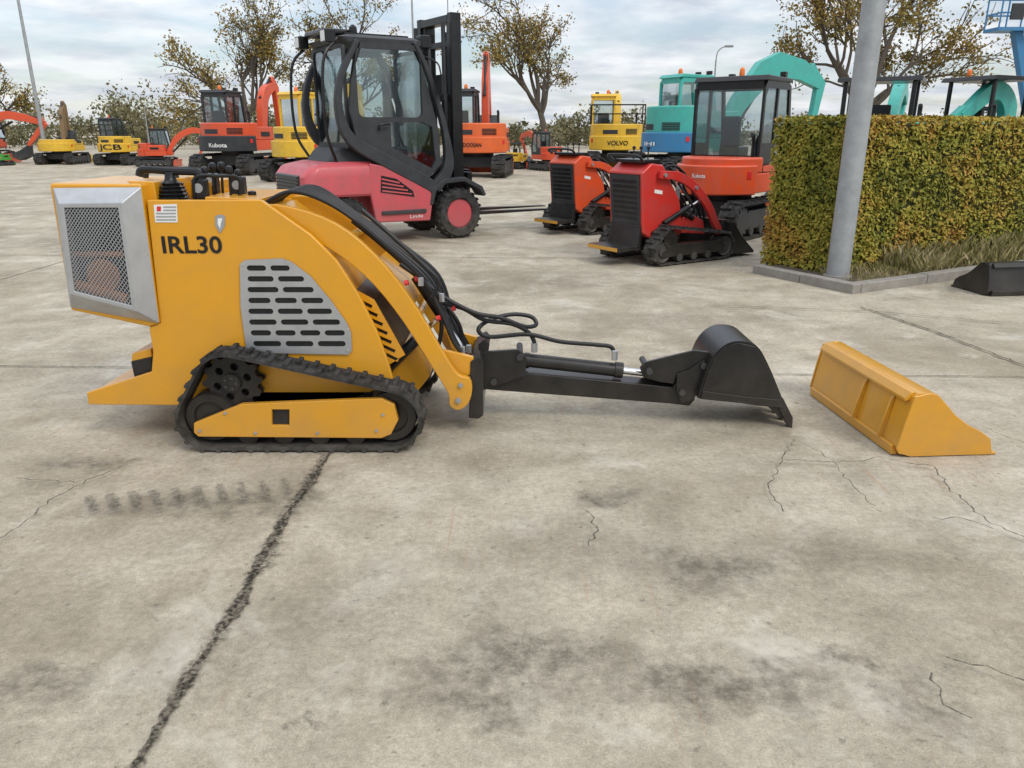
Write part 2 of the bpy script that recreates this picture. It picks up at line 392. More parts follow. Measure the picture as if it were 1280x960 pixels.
cr=[[(990,553),(972,590),(960,618),(978,645)],[(978,580),(1060,582),(1100,577),(1165,588),(1190,620),(1230,655),(1285,682)],[(1228,538),(1285,562)],[(-5,682),(30,660),(62,632),(110,606),(152,588)],[(20,605),(95,609)],[(1165,655),(1205,655),(1240,668)],
    [(735,645),(745,665),(738,690)],[(1160,850),(1180,890),(1210,910)],[(1000,558),(1030,575),(1090,640)],[(1180,830),(1285,862)]]
for i,c in enumerate(cr): strip('crack',[G(*q) for q in c],.0052 if i not in (1,3) else .0068,CM,.020+.001*i,20+i,.014,.03)
# short tread prints in a row left of the joint
k=0
for t in range(11):
    u=112+t*27; v=640-t*2.2
    strip('tread_mark',[G(u,v-12),G(u+9,v+8)],.022,TM,.034+.0005*t,90+t,.004,.03)

# ================================================================= YELLOW TRACKED LOADER
Yn=3.62
LO=G(370,545); LO.z=0; LO.y=3.93
ld=thing('tracked_loader','bright yellow compact tracked loader with grey slotted side vent, large in the foreground','loader',LO,0,None,True)
side=[(183,250),(326,250),(352,268),(388,293),(420,325),(448,368),(470,412),(484,450),(492,478),(440,500),(232,507),(110,506),(108,491),(189,465),(191,440),(186,409),(200,404)]
q=[P(u,v,Yn) for u,v in side]; sidexz=[(p.x,p.z) for p in q]
sp1=MB().prism(sidexz,Yn,Yn+.03).build('side_panel',YEL,ld,.006)
MB().prism(sidexz,4.27,4.30).build('side_panel',YEL,ld,.006)
hood=[(187,266),(330,262),(356,282),(392,305),(425,340),(452,385),(470,425),(478,470),(440,495),(200,495),(192,440),(187,409)]
q=[P(u,v,Yn) for u,v in hood]; MB().prism([(p.x,p.z) for p in q],Yn+.031,4.269).build('engine_hood',YEL,ld,.01)
pl=[(112,493),(185,486),(235,486),(235,503),(112,503)]
q=[P(u,v,Yn) for u,v in pl]; MB().prism([(p.x,p.z) for p in q],Yn+.031,4.269).build('rear_platform',YEL,ld,.004)
ped=MB().px([(163,452),(190,446),(190,472),(168,474)],Yn+.06,Yn+.3).build('battery_box',BLK,ld,.006)
MB().px([(165,442),(188,436),(190,446),(164,452)],Yn+.065,Yn+.28).build('battery_lid',YEL,ped,.004)
# rear housing + guard
MB().px([(61,229),(176,230),(199,405),(186,409),(88,388)],Yn-.012,4.22).build('rear_housing',YEL,ld,.012)
go=[(66,235),(176,234),(199,404),(88,384)]; gi=[(80,260),(147,260),(164,382),(93,364)]
Ya,Yb=Yn-.016,Yn-.075
O=[P(u,v,Ya) for u,v in go]; I=[P(u,v,Yb) for u,v in gi]
def lerp2(Q,s,t): return Q[0].lerp(Q[1],s).lerp(Q[3].lerp(Q[2],s),t)
I2=[lerp2(I,s,t) for s,t in ((-.09,-.05),(1.09,-.05),(1.09,1.05),(-.09,1.05))]
m=MB(); rings=[O,I2,I,[p+Vector((0,.05,0)) for p in I]]
vs=[p for r_ in rings for p in r_]; fs=[]
for k in range(3):
    for i in range(4): fs.append([k*4+i,k*4+(i+1)%4,(k+1)*4+(i+1)%4,(k+1)*4+i])
m.add(vs,fs); gf=m.build('radiator_guard',STL,ld,.004)
m=MB(); m.add([p+Vector((0,.052,0)) for p in I],[(0,1,2,3)]); m.build('cooler_core',BLK,gf)
cc=P(128,345,Yn-.03); MB().lathe([(.0,-.0),(.07,0),(.085,.01),(.085,.012)],(cc.x,cc.y,cc.z),'y',24).build('fan_shroud',COP,gf)
MB().cyl(P(84,318,Yn-.025),P(156,318,Yn-.025),.014).build('cooler_pipe',COP,gf)
MB().cyl(P(94,355,Yn-.035),P(160,374,Yn-.035),.024).build('cooler_pipe',COP,gf)
m=MB()
def clipseg(c,sgn,asp):
    pts=[]
    for s in (0.,1.):
        t=(c-s*asp)*sgn
        if 0<=t<=1: pts.append((s,t))
    for t in (0.,1.):
        s=(c-sgn*t)/asp
        if 0<=s<=1: pts.append((s,t))
    return pts
for sgn in (1,-1):
    asp=.85; nl=34
    lo,hi=(0,1.85) if sgn==1 else (-1,.85)
    for k in range(1,nl):
        c=lo+(hi-lo)*k/nl; pt=clipseg(c,sgn,asp)
        if len(pt)>=2:
            pt=sorted(pt); A=lerp2(I,*pt[0]); B=lerp2(I,*pt[-1])
            if (A-B).length<.01: continue
            o=Vector((0,.006 if sgn==1 else .009,0)); d=(B-A).normalized(); nn=Vector((-d.z,0,d.x))*.0019
            m.add([A+nn+o,B+nn+o,B-nn+o,A-nn+o],[(0,1,2,3)])
m.build('guard_mesh',GRY,gf)
for (u,v) in ((72,242),(168,242),(192,398),(92,378),(78,310),(184,318)):
    p=P(u,v,Ya); MB().cyl(p,p-Vector((0,.012,0)),.006,n=8).build('bolt',CHR,gf)
# side vent
vo=[(300,330),(306,325),(352,323),(364,327),(388,345),(414,376),(434,404),(439,416),(440,438),(436,443),(316,441),(308,436),(301,385)]
q=[P(u,v,Yn-.009) for u,v in vo]; outer=[(p.x,p.z) for p in q]
rows=[(335,309,362),(348.5,310,380),(362,310,392),(375.5,311,404),(389,311,415),(402.5,312,425),(416,314,431),(429.5,317,432)]
holes=[]
for (v,u0,u1) in rows:
    n=max(2,round((u1-u0)/33)); w=(u1-u0-6*(n-1))/n
    for k in range(n):
        a=P(u0+k*(w+6),v+3.4,Yn-.009); b=P(u0+k*(w+6)+w,v-3.4,Yn-.009); holes.append(slot(a.x,b.x,a.z,b.z))
vp=holeplate(outer,holes,Yn-.012,Yn-.005).build('side_vent',STL,ld)
cx=sum(p[0] for p in outer)/len(outer); cz=sum(p[1] for p in outer)/len(outer)
MB().prism([(cx+(x-cx)*.97,cz+(z-cz)*.97) for x,z in outer],Yn-.0035,Yn-.001).build('vent_backing',BLK,vp)
for (u,v) in ((304,331),(360,328),(435,412),(435,438),(312,436)):
    p=P(u,v,Yn-.012); MB().cyl(p+Vector((0,.001,0)),p-Vector((0,.006,0)),.0045,n=8).build('bolt',CHR,vp)
# lettering + plates
a=P(204,317,Yn-.003); b=P(276,295,Yn-.003)
lettering('IRL30',lambda s,t:(a.x+(b.x-a.x)*s,Yn-.003,a.z+(b.z-a.z)*t),BLK,sp1,.02)
dp=MB().px([(192,256),(221,255),(222,278),(194,278)],Yn-.003,Yn-.001).build('data_plate',WHT,ld)
m=MB()
for v in (259,263,267,271,275): m.px([(204 if v<266 else 195,v-1),(220,v-1),(220,v+.6),(204 if v<266 else 195,v+.6)],Yn-.005,Yn-.0045)
m.build('printed_lines',GRY,dp)
MB().px([(196,258),(201,258),(201,264),(196,264)],Yn-.005,Yn-.0042).build('red_mark',REDC,dp)
em=MB().px([(269,270),(275,268),(281,270),(281,282),(275,292),(269,282)],Yn-.004,Yn-.001).build('emblem_plate',GRY,ld)
MB().px([(272,273),(278,273),(276,280),(275,286),(272,280)],Yn-.006,Yn-.0045).build('emblem_mark',WHT,em)
# console, levers, grips
con=MB().px([(157,226),(192,227),(196,250),(196,262),(180,262),(175,236)],Yn+.05,4.2).build('control_console',YEL,ld,.006)
MB().px([(238,228),(252,229),(254,262),(238,262)],Yn+.20,4.2).build('console_cheek',YEL,con,.004)
MB().px([(180,224),(255,227),(255,262),(180,262)],4.12,4.16).build('console_back',YEL,con,.004)
def boot(u,v,Y,s=1.0):
    m=MB(); c=P(u,v,Y); prof=[(.075*s,0)]
    for i in range(6):
        rr=(.074-.0055*i)*s; prof+=[(rr,(.005+.017*i)*s),(rr-.014*s,(.013+.017*i)*s)]
    prof+=[(.026*s,.11*s),(.022*s,.14*s)]
    m.lathe(prof,(c.x,c.y,c.z),'z',22); return m.build('lever_boot',BLK,con)
boot(217,253,Yn+.115)
boot(222,250,3.98,.9)
m=MB(); m.tube([P(174,220,3.74),P(176,213,3.74),P(185,212,3.74),P(215,214,3.74),P(243,215,3.74),P(249,219,3.74),P(251,234,3.74)],.018,10); m.build('grip_bar',BLK,con)
m=MB(); m.tube([P(182,226,4.05),P(186,213,4.05),P(215,212,4.05),P(246,213,4.05),P(250,226,4.05)],.014,10); m.build('grip_bar',BLK,con)
for (u,v,Y) in ((248,238,3.72),(262,230,3.95),(296,234,3.86)):
    g_=P(u,v,Y); gg=MB().box(g_.x-.032,g_.x+.032,Y,Y+.06,g_.z-.05,g_.z+.05).build('gauge_box',BLK,con,.008)
    MB().cyl((g_.x,Y,g_.z+.01),(g_.x,Y-.004,g_.z+.01),.022,n=16).build('gauge_face',GRY,gg)
for (u,v1,Y) in ((258,219,3.80),(268,214,3.85),(279,213,3.95),(289,218,3.8),(300,222,3.95)):
    p0=P(u,250,Y); p1=P(u-2,v1,Y); lv=MB().cyl(p0,p1,.007,n=8).build('control_lever',BLK,con); MB().lathe([(.004,0),(.015,.006),(.019,.02),(.014,.036),(.003,.042)],tuple(p1),'z',12).build('knob',BLK,lv)
m=MB(); m.tube([P(243,248,3.72),P(244,222,3.72),P(272,220,3.76),P(298,223,3.8),P(300,248,3.8)],.009,8); m.build('lever_rail',BLK,con)
m=MB(); m.px([(256,246),(322,249),(322,256),(256,256)],Yn+.035,4.2); m.build('top_deck',YEL,ld,.004)
fc=P(316,250,3.85); MB().lathe([(.03,0),(.03,.02),(.02,.025),(.02,.04),(.008,.045)],tuple(fc),'z',14).build('filler_cap',BLK,ld)
# boom arms
arm=[(330,256),(385,265),(436,290),(483,334),(522,387),(555,443),(572,468),(587,474),(590,489),(585,505),(573,513),(562,507),(560,492),(543,464),(505,404),(467,356),(425,320),(378,295),(330,284)]
q=[P(u,v,3.67) for u,v in arm]; axz=[(p.x,p.z) for p in q]
axz=[(p.x,p.y) for p in catm([Vector((x,z)) for x,z in axz],3,True)]
ar1=MB().prism(axz,3.67,3.71).build('boom_arm',YEL,ld,.005)
ar2=MB().prism(axz,4.18,4.22).build('boom_arm',YEL,ld,.005)
def at_x(u,v,Y=3.67):
    p=P(u,v,Y); return p.x,p.z
for (u,v,r) in ((430,302,.022),(520,400,.02),(566,478,.026)):
    x,z=at_x(u,v); MB().cyl((x,3.711,z),(x,4.179,z),r).build('cross_tube',YEL,ld)
for (u,v,r) in ((573,500,.014),(576,481,.012)):
    x,z=at_x(u,v); pb=MB().cyl((x,3.655,z),(x,3.67,z),r).build('pivot_pin',STL,ar1); MB().cyl((x,3.650,z),(x,3.655,z),r*.5,n=8).build('bolt',GRY,pb)
# coupler brackets
br=[(548,436),(570,440),(592,446),(592,466),(574,474),(556,462)]
q=[P(u,v,3.74) for u,v in br]
for y in (3.73,4.13): MB().prism([(p.x,p.z) for p in q],y,y+.03).build('coupler_bracket',YEL,ld,.005)
q=[P(u,v,3.85) for u,v in ((470,325),(505,352),(520,378),(512,380),(497,360),(464,333))]
MB().prism([(p.x,p.z) for p in q],3.711,4.179).build('boom_plate',YEL,ld,.004)
# slotted front grille
gx=[P(u,v,3.75) for u,v in ((440,356),(470,372),(508,440),(484,455),(452,400))]
outer=[(p.x,p.z) for p in gx]; holes=[]
for i in range(7):
    t=i/6; u0=449+t*32; v0=372+t*66; d=(18+3*math.sin(t*3),-6)
    A=P(u0,v0,3.75);B=P(u0+d[0],v0+9,3.75); dx=Vector((B.x-A.x,B.z-A.z)); nn=Vector((-dx.y,dx.x)).normalized()*.009
    holes.append([(A.x+nn.x,A.z+nn.y),(B.x+nn.x,B.z+nn.y),(B.x-nn.x,B.z-nn.y),(A.x-nn.x,A.z-nn.y)])
fg=holeplate(outer,holes,3.70,3.706).build('front_grille',YEL,ld)
MB().prism([(p.x*.998,p.z) for p in gx],3.709,4.15).build('grille_backing',BLK,fg)
MB().px([(484,425),(518,432),(538,470),(520,492),(490,490)],3.80,4.1).build('front_frame',YEL,ld,.006)
cyb=MB().cyl(P(470,475,3.78),P(520,425,3.78),.028).build('lift_cylinder',BLK,ld); MB().cyl(P(520,425,3.78),P(545,400,3.78),.014).build('piston_rod',CHR,cyb)
tc_=MB().cyl(P(520,345,3.9),P(556,400,3.9),.03).build('tilt_cylinder',BLK,ld); MB().cyl(P(556,400,3.9),P(580,440,3.9),.016).build('piston_rod',CHR,tc_)
# tracks
def tcirc(Y):
    out=[]
    for (u,v,r) in ((283,484,42),(258,527,34),(486,526,36)):
        p=P(u,v,Y); out.append([p.x,p.z,r*3.72/F])
    out[1][2]=out[1][1]-.013; out[2][2]=out[2][1]-.013
    return [tuple(o) for o in out]
TC=tcirc(3.46)
for (y0,y1,near) in ((3.46,3.645,1),(4.275,4.46,0)):
    tr=track_mb(TC,y0,y1,.014,.013,72).build('track',RUB,ld,.0)
    yc=y0+.02 if near else y1-.05
    fx=[(240,531),(300,507),(476,500),(492,508),(497,527),(488,545),(476,550),(246,548),(240,543)]
    q=[P(u,v,3.46) for u,v in fx]; sq=[(p.x,p.z) for p in (P(338,514,3.46),P(360,514,3.46),P(360,534,3.46),P(338,534,3.46))]
    tf=holeplate([(p.x,p.z) for p in q],[sq],yc,yc+.03).build('track_frame',YEL,tr,.004)
    MB().box(sq[3][0],sq[1][0],yc+.02,yc+.029,sq[3][1],sq[1][1]).build('access_hole',BLK,tr)
    x,z,r=TC[0]; holes=[circ(x+.078*math.cos(k*PI/3+.3),z+.078*math.sin(k*PI/3+.3),.020,10) for k in range(6)]
    sk=holeplate(gear(x,z,r-.018,12,.024),holes,y0+.08,y0+.10); sk.prism(gear(x,z,r-.018,12,.024),y0+.125,y1-.04); sk.cyl((x,y0+.055,z),(x,y1-.03,z),.045,n=24)
    spk=sk.build('sprocket',BLK,tr)
    for i in range(5):
        t=i*2*PI/5; MB().cyl((x+.028*math.cos(t),y0+.048,z+.028*math.sin(t)),(x+.028*math.cos(t),y0+.055,z+.028*math.sin(t)),.007,n=8).build('sprocket_bolt',DGR,tr)
    for k in (1,2):
        x,z,r=TC[k]; w=MB().lathe([(.02,.02),(r-.075,.02),(r-.07,.0),(r-.032,.0),(r-.028,.01),(r-.028,y1-y0-.08),(r-.06,y1-y0-.07)],(x,y0+.055,z),'y',28); w.build('idler_wheel',BLK,tr)
    x0=TC[1][0];x1=TC[2][0]
    for k in range(4):
        x=x0+(x1-x0)*(k+1)/5; MB().cyl((x,y0+.05,.075),(x,y1-.05,.075),.05,n=20).build('roller',BLK,tr)
    for (u,v) in ((248,540),(318,543),(396,543),(280,518),(478,520),(470,540)):
        p=P(u,v,3.46); MB().cyl((p.x,yc-.008,p.z),(p.x,yc,p.z),.007,n=8).build('bolt',GRY,tr)
MB().box(TC[1][0]+.1,TC[2][0]-.1,3.62,4.30,.16,.26).build('undercarriage',BLK,ld)
# hoses
def hose(pts,Y,r=.011,name='hydraulic_hose',mat=HOSE,par=ld):
    pp=[P(p[0],p[1],p[2] if len(p)>2 else Y) for p in pts]
    m=MB(); m.tube(pp,r,10,7); return m.build(name,mat,par)
for i in range(6):
    o=i*5.2; Y=3.76+.07*i
    hose([(322+o*.6,270-o*.3),(338+o,250-o*.4),(372+o,240-o*.2),(425+o*.8,262+o*.2),(488+o*.6,312-o*.2),(530+o*.7,352-o*.3),(553+o*.5,395),(566+o*.6,425),(576+o*.5,440)],Y)
hose([(440,276),(470,300),(510,335),(545,368),(572,402),(580,432)],3.95)
hose([(500,330),(530,352),(548,372),(552,410),(546,440)],3.8)
hose([(452,262),(490,295),(530,332),(548,352),(540,372)],3.72)
h1=hose([(540,362,3.82),(566,378,3.82),(596,392,3.84),(625,397,3.88),(655,408,3.92),(670,406,3.98),(664,396,4.0),(640,393,3.98),(612,400,3.92),(598,412,3.88),(612,421,3.88),(660,418,3.9),(700,427,3.92),(745,431,3.95),(764,434,3.96),(768,446,3.96)],3.9,.0115)
hose([(552,378,3.84),(580,386,3.86),(606,400,3.88),(640,405,3.9),(660,415,3.92),(668,428,3.92),(668,440,3.92)],3.9,.0115)
for (u,v,Y) in ((508,352,3.72),(521,347,3.78),(548,396,3.74),(567,384,3.84)):
    p=P(u,v,Y); MB().cyl(p-Vector((.010,0,.008)),p+Vector((.010,0,-.004)),.013,n=10).build('hose_clip',REDC,ld)
for (u,v,Y) in ((526,352,3.74),(552,372,3.8),(578,438,3.8),(586,436,3.88)):
    p=P(u,v,Y); MB().cyl(p-Vector((0,0,.02)),p+Vector((0,0,.02)),.015,n=6).build('hose_fitting',STL,ld)

# ================================================================= BLACK DIGGER ATTACHMENT
ao=P(600,523,3.95); ao.z=0
at=thing('digger_attachment','black digging arm with toothed bucket coupled to the front of the yellow tracked loader','attachment',ao,0,None,True)
MB().px([(588,452),(600,446),(604,452),(604,520),(598,524),(586,523)],3.72,4.18).build('mounting_plate',BLK,at,.006)
MB().px([(598,430),(606,424),(612,430),(606,470),(600,470)],3.86,4.04).build('coupler_hook',BLK,at,.004)
for y in (3.85,4.03): MB().px([(603,440),(648,437),(658,447),(657,470),(604,488)],y,y+.025).build('pivot_bracket',BLK,at,.004)
bmm=MB().px([(603,466),(656,466),(760,476),(842,484),(850,470),(868,468),(869,500),(862,508),(838,505),(603,487)],3.885,4.015).build('digging_boom',BLK,at,.008)
cy=MB().cyl(P(640,448,3.94),P(776,463,3.94),.037,n=24); cy.cyl(P(655,450,3.94),P(662,451,3.94),.042,n=24); cy.cyl(P(768,462,3.94),P(778,463,3.94),.043,n=24)
cyo=cy.build('hydraulic_cylinder',BLK,at); MB().cyl(P(778,463,3.94),P(822,468,3.94),.019).build('piston_rod',CHR,cyo)
for (u,v) in ((668,440),(768,450)):
    p=P(u,v,3.92); MB().cyl(p,p+Vector((0,0,.05)),.017,n=6).build('hose_fitting',STL,at)
for (y0,y1) in ((3.86,3.88),(4.02,4.04)):
    MB().px([(800,460),(806,453),(868,438),(886,440),(892,452),(888,470),(868,470),(846,470),(842,480),(826,478),(804,472)],y0,y1).build('bucket_link',BLK,at,.004)
MB().px([(808,466),(840,456),(886,446),(886,462),(846,468),(812,472)],3.881,4.019).build('link_bar',BLK,at,.006)
for y in (3.845,4.045): MB().px([(846,468),(862,462),(880,450),(890,456),(884,478),(866,500),(852,504),(846,490)],y,y+.012).build('hinge_plate',BLK,at,.003)
for (u,v) in ((617,478),(650,447),(812,465),(853,491),(880,458)):
    p=P(u,v,3.83); MB().cyl((p.x,3.828,p.z),(p.x,4.072,p.z),.017,n=14).build('pivot_pin',DGR,at)
bs=[(874,498),(884,466),(893,446),(906,433),(922,428),(944,433),(958,455),(972,488),(980,510),(972,508),(962,508),(945,506),(925,503)]
q=[P(u,v,3.80) for u,v in bs]; bxz=[(p.x,p.z) for p in q]
sh=[P(u,v,3.80) for u,v in ((874,498),(884,466),(893,446),(906,433),(922,428),(944,433),(958,455),(972,488),(980,508))]
shp=beam_poly(catm([Vector((p.x,p.z)) for p in sh],4),.007)
bk=MB().prism(shp,3.80,4.16).build('bucket',BLK,at)
for (y0,y1) in ((3.792,3.806),(4.154,4.168)): MB().prism(bxz,y0,y1).build('bucket_side',BLK,bk,.003)
MB().px([(876,499),(879,489),(930,496),(976,500),(980,510),(945,507),(925,504)],3.784,3.7915).build('side_edge_plate',BLK,bk,.002)
te=[P(u,v,3.80) for u,v in ((970,490),(979,498),(991,522),(990,538),(983,530),(974,512))]
for k in range(4):
    y=3.795+k*.106; MB().prism([(p.x,p.z) for p in te],y,y+.05).build('bucket_tooth',BLK,bk,.004)
te2=[P(u,v,3.80) for u,v in ((958,507),(974,509),(980,524),(974,522),(966,514))]
MB().prism([(p.x,p.z) for p in te2],3.806,4.154).build('cutting_lip',BLK,bk,.003)

# ================================================================= LOOSE BUCKETS
def loose_bucket(label,loc,yaw,w,mat,s=1.0,hgt=.32):
    r=thing('loader_bucket',label,'bucket',loc,yaw,'detached loader buckets',False,(s,s,s))
    k=hgt/.32
    sh=beam_poly([(.135,.318*k),(.125,.325*k),(.045,.325*k),(.03,.31*k),(.01,.20*k),(-.015,.05*k),(.0,.015*k),(.06,.008),(.48,.008)],.007)
    MB().prism(sh,0,w).build('shell',mat,r,.002)
    sd=[(.02,.32*k),(.10,.335*k),(.14,.325*k),(.19,.275*k),(.25,.215*k),(.32,.165*k),(.40,.125*k),(.455,.085*k),(.48,.0),(.05,.0),(-.015,.02*k),(-.03,.045*k),(-.005,.2*k)]
    for y in (-.014,w): MB().prism(sd,y,y+.014).build('side_plate',mat,r,.004)
    MB().box(.36,.50,-.012,w+.012,-.002,.012).build('cutting_edge',mat,r,.003)
    for y in (w*.14,w*.42):
        MB().prism([(.015,.285*k),(-.005,.26*k),(-.05,.06*k),(-.022,.035*k)],y,y+.014).build('mounting_rib',mat,r,.002)
    MB().prism([(.04,.333*k),(.018,.333*k),(-.008,.300*k),(-.008,.285*k),(.02,.29*k)],w*.02,w*.98).build('mounting_lip',mat,r,.004)
    MB().prism([(-.024,.055*k),(-.04,.05*k),(-.035,.0),(.0,.0)],w*.02,w*.98).build('heel_bar',mat,r,.004)
    return r
kb=G(1124,571); loose_bucket('yellow steel bucket lying alone on the concrete near the black digging bucket',(kb.x,kb.y,.004),R(4),.97,YEL,.96)
kb=G(1232,372); loose_bucket('black steel bucket lying beside the kerb at the right edge',(kb.x+1.26,kb.y+.22,.004),R(97),1.22,BLK,1.0,.29)

# ================================================================= WHEEL
def wheel(par,c,r,w,rimmat,side=-1,name='wheel'):
    t=MB(); pr=[(r*.58,-w*.44),(r*.62,-w/2),(r*.9,-w/2),(r*.98,-w*.36),(r,-w*.15),(r,w*.15),(r*.98,w*.36),(r*.9,w/2),(r*.62,w/2),(r*.58,w*.44)]
    t.lathe(pr,c,'y',32,None,False)
    n=22
    for i in range(n):
        a=2*PI*i/n; M=Matrix.Translation(Vector(c))@Matrix.Rotation(-a,4,'Y')
        t.box(r*.96,r*1.015,-w*.48,-.04*w,-r*.05,r*.05,M); M=Matrix.Translation(Vector(c))@Matrix.Rotation(-a-PI/n,4,'Y'); t.box(r*.96,r*1.015,.04*w,w*.48,-r*.05,r*.05,M)
    o=t.build(name,RUB,par)
    rm=MB().lathe([(r*.60,-w*.40),(r*.54,-w*.40),(r*.48,-w*.20),(r*.25,-w*.20),(r*.22,-w*.34),(.01,-w*.34),(.01,w*.34),(r*.22,w*.34),(r*.25,w*.20),(r*.48,w*.20),(r*.54,w*.40),(r*.60,w*.40)],c,'y',28)
    ro=rm.build('rim',rimmat,o)
    y=c[1]+side*w*.345
    MB().cyl((c[0],y,c[2]),(c[0],y+side*.01,c[2]),r*.18,n=18).build('hub_cap',DGR,o)
    for i in range(8):
        a=2*PI*i/8; x=c[0]+r*.36*math.cos(a); z=c[2]+r*.36*math.sin(a); y=c[1]+side*w*.20
        MB().cyl((x,y,z),(x,y+side*.03,z),.024,n=6).build('wheel_nut',DGR,o)
    return o

# ================================================================= FORKLIFT
fy=R(33); fw=G(573,297)
fl_loc=fw+Vector((-math.sin(fy),math.cos(fy),0))*.6
fk=thing('forklift','large red and dark grey forklift with enclosed cab and tall black mast','forklift',fl_loc,fy)
def plan(rear,hw,front,rc=.35,n=6):
    pts=[(front,-hw)]
    for i in range(n+1):
        t=-PI/2-PI/2*i/n; pts.append((rear+rc+rc*math.cos(t),-hw+rc+rc*math.sin(t)))
    for i in range(n+1):
        t=PI-PI/2*i/n; pts.append((rear+rc+rc*math.cos(t),hw-rc+rc*math.sin(t)))
    pts.append((front,hw)); return pts
def loft(levels):
    m=MB(); vs=[];fs=[]; n=len(levels[0][1])
    for z,pl in levels: vs+=[(x,y,z) for x,y in pl]
    for k in range(len(levels)-1):
        for i in range(n): fs.append([k*n+i,k*n+(i+1)%n,(k+1)*n+(i+1)%n,(k+1)*n+i])
    fs.append(list(range(n))); fs.append([(len(levels)-1)*n+i for i in range(n)])
    m.add(vs,fs); return m
cw=loft([(.66,plan(-2.22,.64,-1.3,.12)),(.69,plan(-2.26,.66,-1.3,.14)),(.92,plan(-2.26,.66,-1.3,.14)),(1.02,plan(-2.18,.655,-1.3,.14)),(1.05,plan(-2.13,.64,-1.3,.14)),(1.10,plan(-1.90,.56,-1.3,.14))]).build('counterweight',FKR,fk)
loft([(.26,plan(-2.12,.34,-.3,.1)),(.4,plan(-2.18,.34,-.3,.1)),(.66,plan(-2.20,.34,-.3,.1))]).build('chassis',FKR,fk)
MB().prism([(-2.23,.42),(-2.10,.38),(-2.10,.66),(-2.25,.66)],-.655,.655).build('rear_bumper',FKR,fk,.03)
m=MB()
for k in range(5): m.box(-2.295,-2.26,-.44,.44,.72+k*.045,.738+k*.045)
gr=MB().box(-2.275,-2.16,-.48,.48,.69,.94).build('rear_grille',BLK,fk,.02); m.build('grille_slat',DGR,gr)
loft([(1.08,plan(-1.86,.48,-.7,.1)),(1.22,plan(-1.76,.46,-.7,.1)),(1.28,plan(-1.70,.44,-.7,.1))]).build('engine_cover',DGR,fk)
for s in (-1,1):
    y0,y1=(-.665,-.58) if s<0 else (.58,.665)
    rp_=MB().prism([(-1.36,.66),(-1.30,.30),(-.48,.28),(-.42,.60),(-.50,.78),(-1.0,1.02),(-1.36,1.08)],y0,y1).build('side_step',FKR,fk,.02)
    MB().box(-1.22,-.55,y0-.03 if s<0 else y1,y0 if s<0 else y1+.03,.40,.45).build('step_tread',DGR,rp_,.008)
    yy=y0-.006 if s<0 else y1+.0005
    vv=[(-1.22,.70),(-.72,.62),(-.74,.70),(-.98,.87),(-1.2,.92)]
    vt=MB().prism(vv,yy,yy+.006).build('side_vent',BLK,rp_)
    m=MB()
    for k in range(4): m.prism([(-1.2,.71+k*.052),(-.76-k*.06,.65+k*.052),(-.76-k*.06,.67+k*.052),(-1.2,.73+k*.052)],yy-.008 if s<0 else yy+.007,yy-.001 if s<0 else yy+.014)
    m.build('vent_slat',FKR,vt)
    bp_=beam_poly(catm([Vector(v) for v in ((-1.42,2.58),(-1.66,2.15),(-1.72,1.75),(-1.58,1.38),(-1.1,1.10),(-.55,.82),(-.38,.70))],4),[.035,.04,.05,.075,.09,.09,.07])
    MB().prism(bp_,y0-.01,y1+.01).build('guard_pillar',DGR,fk,.02)
    fp=beam_poly(catm([Vector(v) for v in ((-.62,2.6),(-.42,2.2),(-.20,1.5),(-.16,1.0),(-.38,.72))],4),[.03,.033,.04,.08,.08])
    MB().prism(fp,y0-.005,y1+.005).build('front_pillar',DGR,fk,.015)
    dr=holeplate([(-1.50,1.34),(-1.1,1.14),(-.5,.86),(-.28,1.05),(-.30,1.5),(-.52,2.3),(-.62,2.56),(-1.38,2.56),(-1.54,2.1),(-1.58,1.75)],[rrect(-1.46,-.54,1.66,2.49,.08),[(-1.02,1.28),(-.42,.99),(-.36,1.1),(-.40,1.54),(-.55,1.60),(-1.02,1.60)]],y0+.015,y1-.02).build('door',DGR,fk)
    MB().box(-1.47,-.53,(y0+y1)/2-.003,(y0+y1)/2+.003,1.65,2.50).build('window',GLS,dr)
    MB().prism([(-1.03,1.27),(-.42,.98),(-.35,1.1),(-.39,1.55),(-.55,1.61),(-1.03,1.61)],(y0+y1)/2-.003,(y0+y1)/2+.003).build('window',GLS,dr)
    MB().tube([(-1.2,y0-.02 if s<0 else y1+.02,1.50),(-1.2,y0-.05 if s<0 else y1+.05,1.56),(-1.05,y0-.05 if s<0 else y1+.05,1.58)],.014).build('door_handle',BLK,dr)
    wheel(fk,(0,s*.55,.355),.355,.26,FKR,s)
    wheel(fk,(-1.70,s*.54,.32),.32,.22,FKR,s)
    MB().prism([(-.48,.5),(-.44,.72),(-.25,.84),(.1,.86),(.38,.72),(.44,.6),(.40,.58),(.33,.68),(.08,.80),(-.22,.78),(-.38,.68),(-.43,.5)],s*.55-.13,s*.55+.13).build('mudguard',DGR,fk,.01)
    m=MB(); m.tube([(-.5,s*.6,2.45),(-.35,s*.75,2.35),(-.32,s*.8,2.2)],.012); m.box(-.36,-.30,s*.8-.08,s*.8+.08,1.95,2.2); m.build('mirror',BLK,fk,.01)
rf=loft([(2.56,plan(-1.60,.60,-.50,.12)),(2.62,plan(-1.66,.60,-.50,.12)),(2.66,plan(-1.5,.52,-.6,.12))]).build('roof',DGR,fk)
for k in range(5): MB().box(-1.5,-.6,-.42+k*.2,-.36+k*.2,2.661,2.69).build('roof_bar',BLK,rf)
rw=holeplate(rrect(-.56,.56,1.26,2.55,.06),[rrect(-.52,.52,1.34,2.50,.06)],-.02,.02)
Mr=Matrix.Translation(Vector((-1.58,0,0)))@Matrix.Rotation(PI/2,4,'Z'); rwo=rw.build('rear_cab_frame',DGR,fk,0,None,2,Mr)
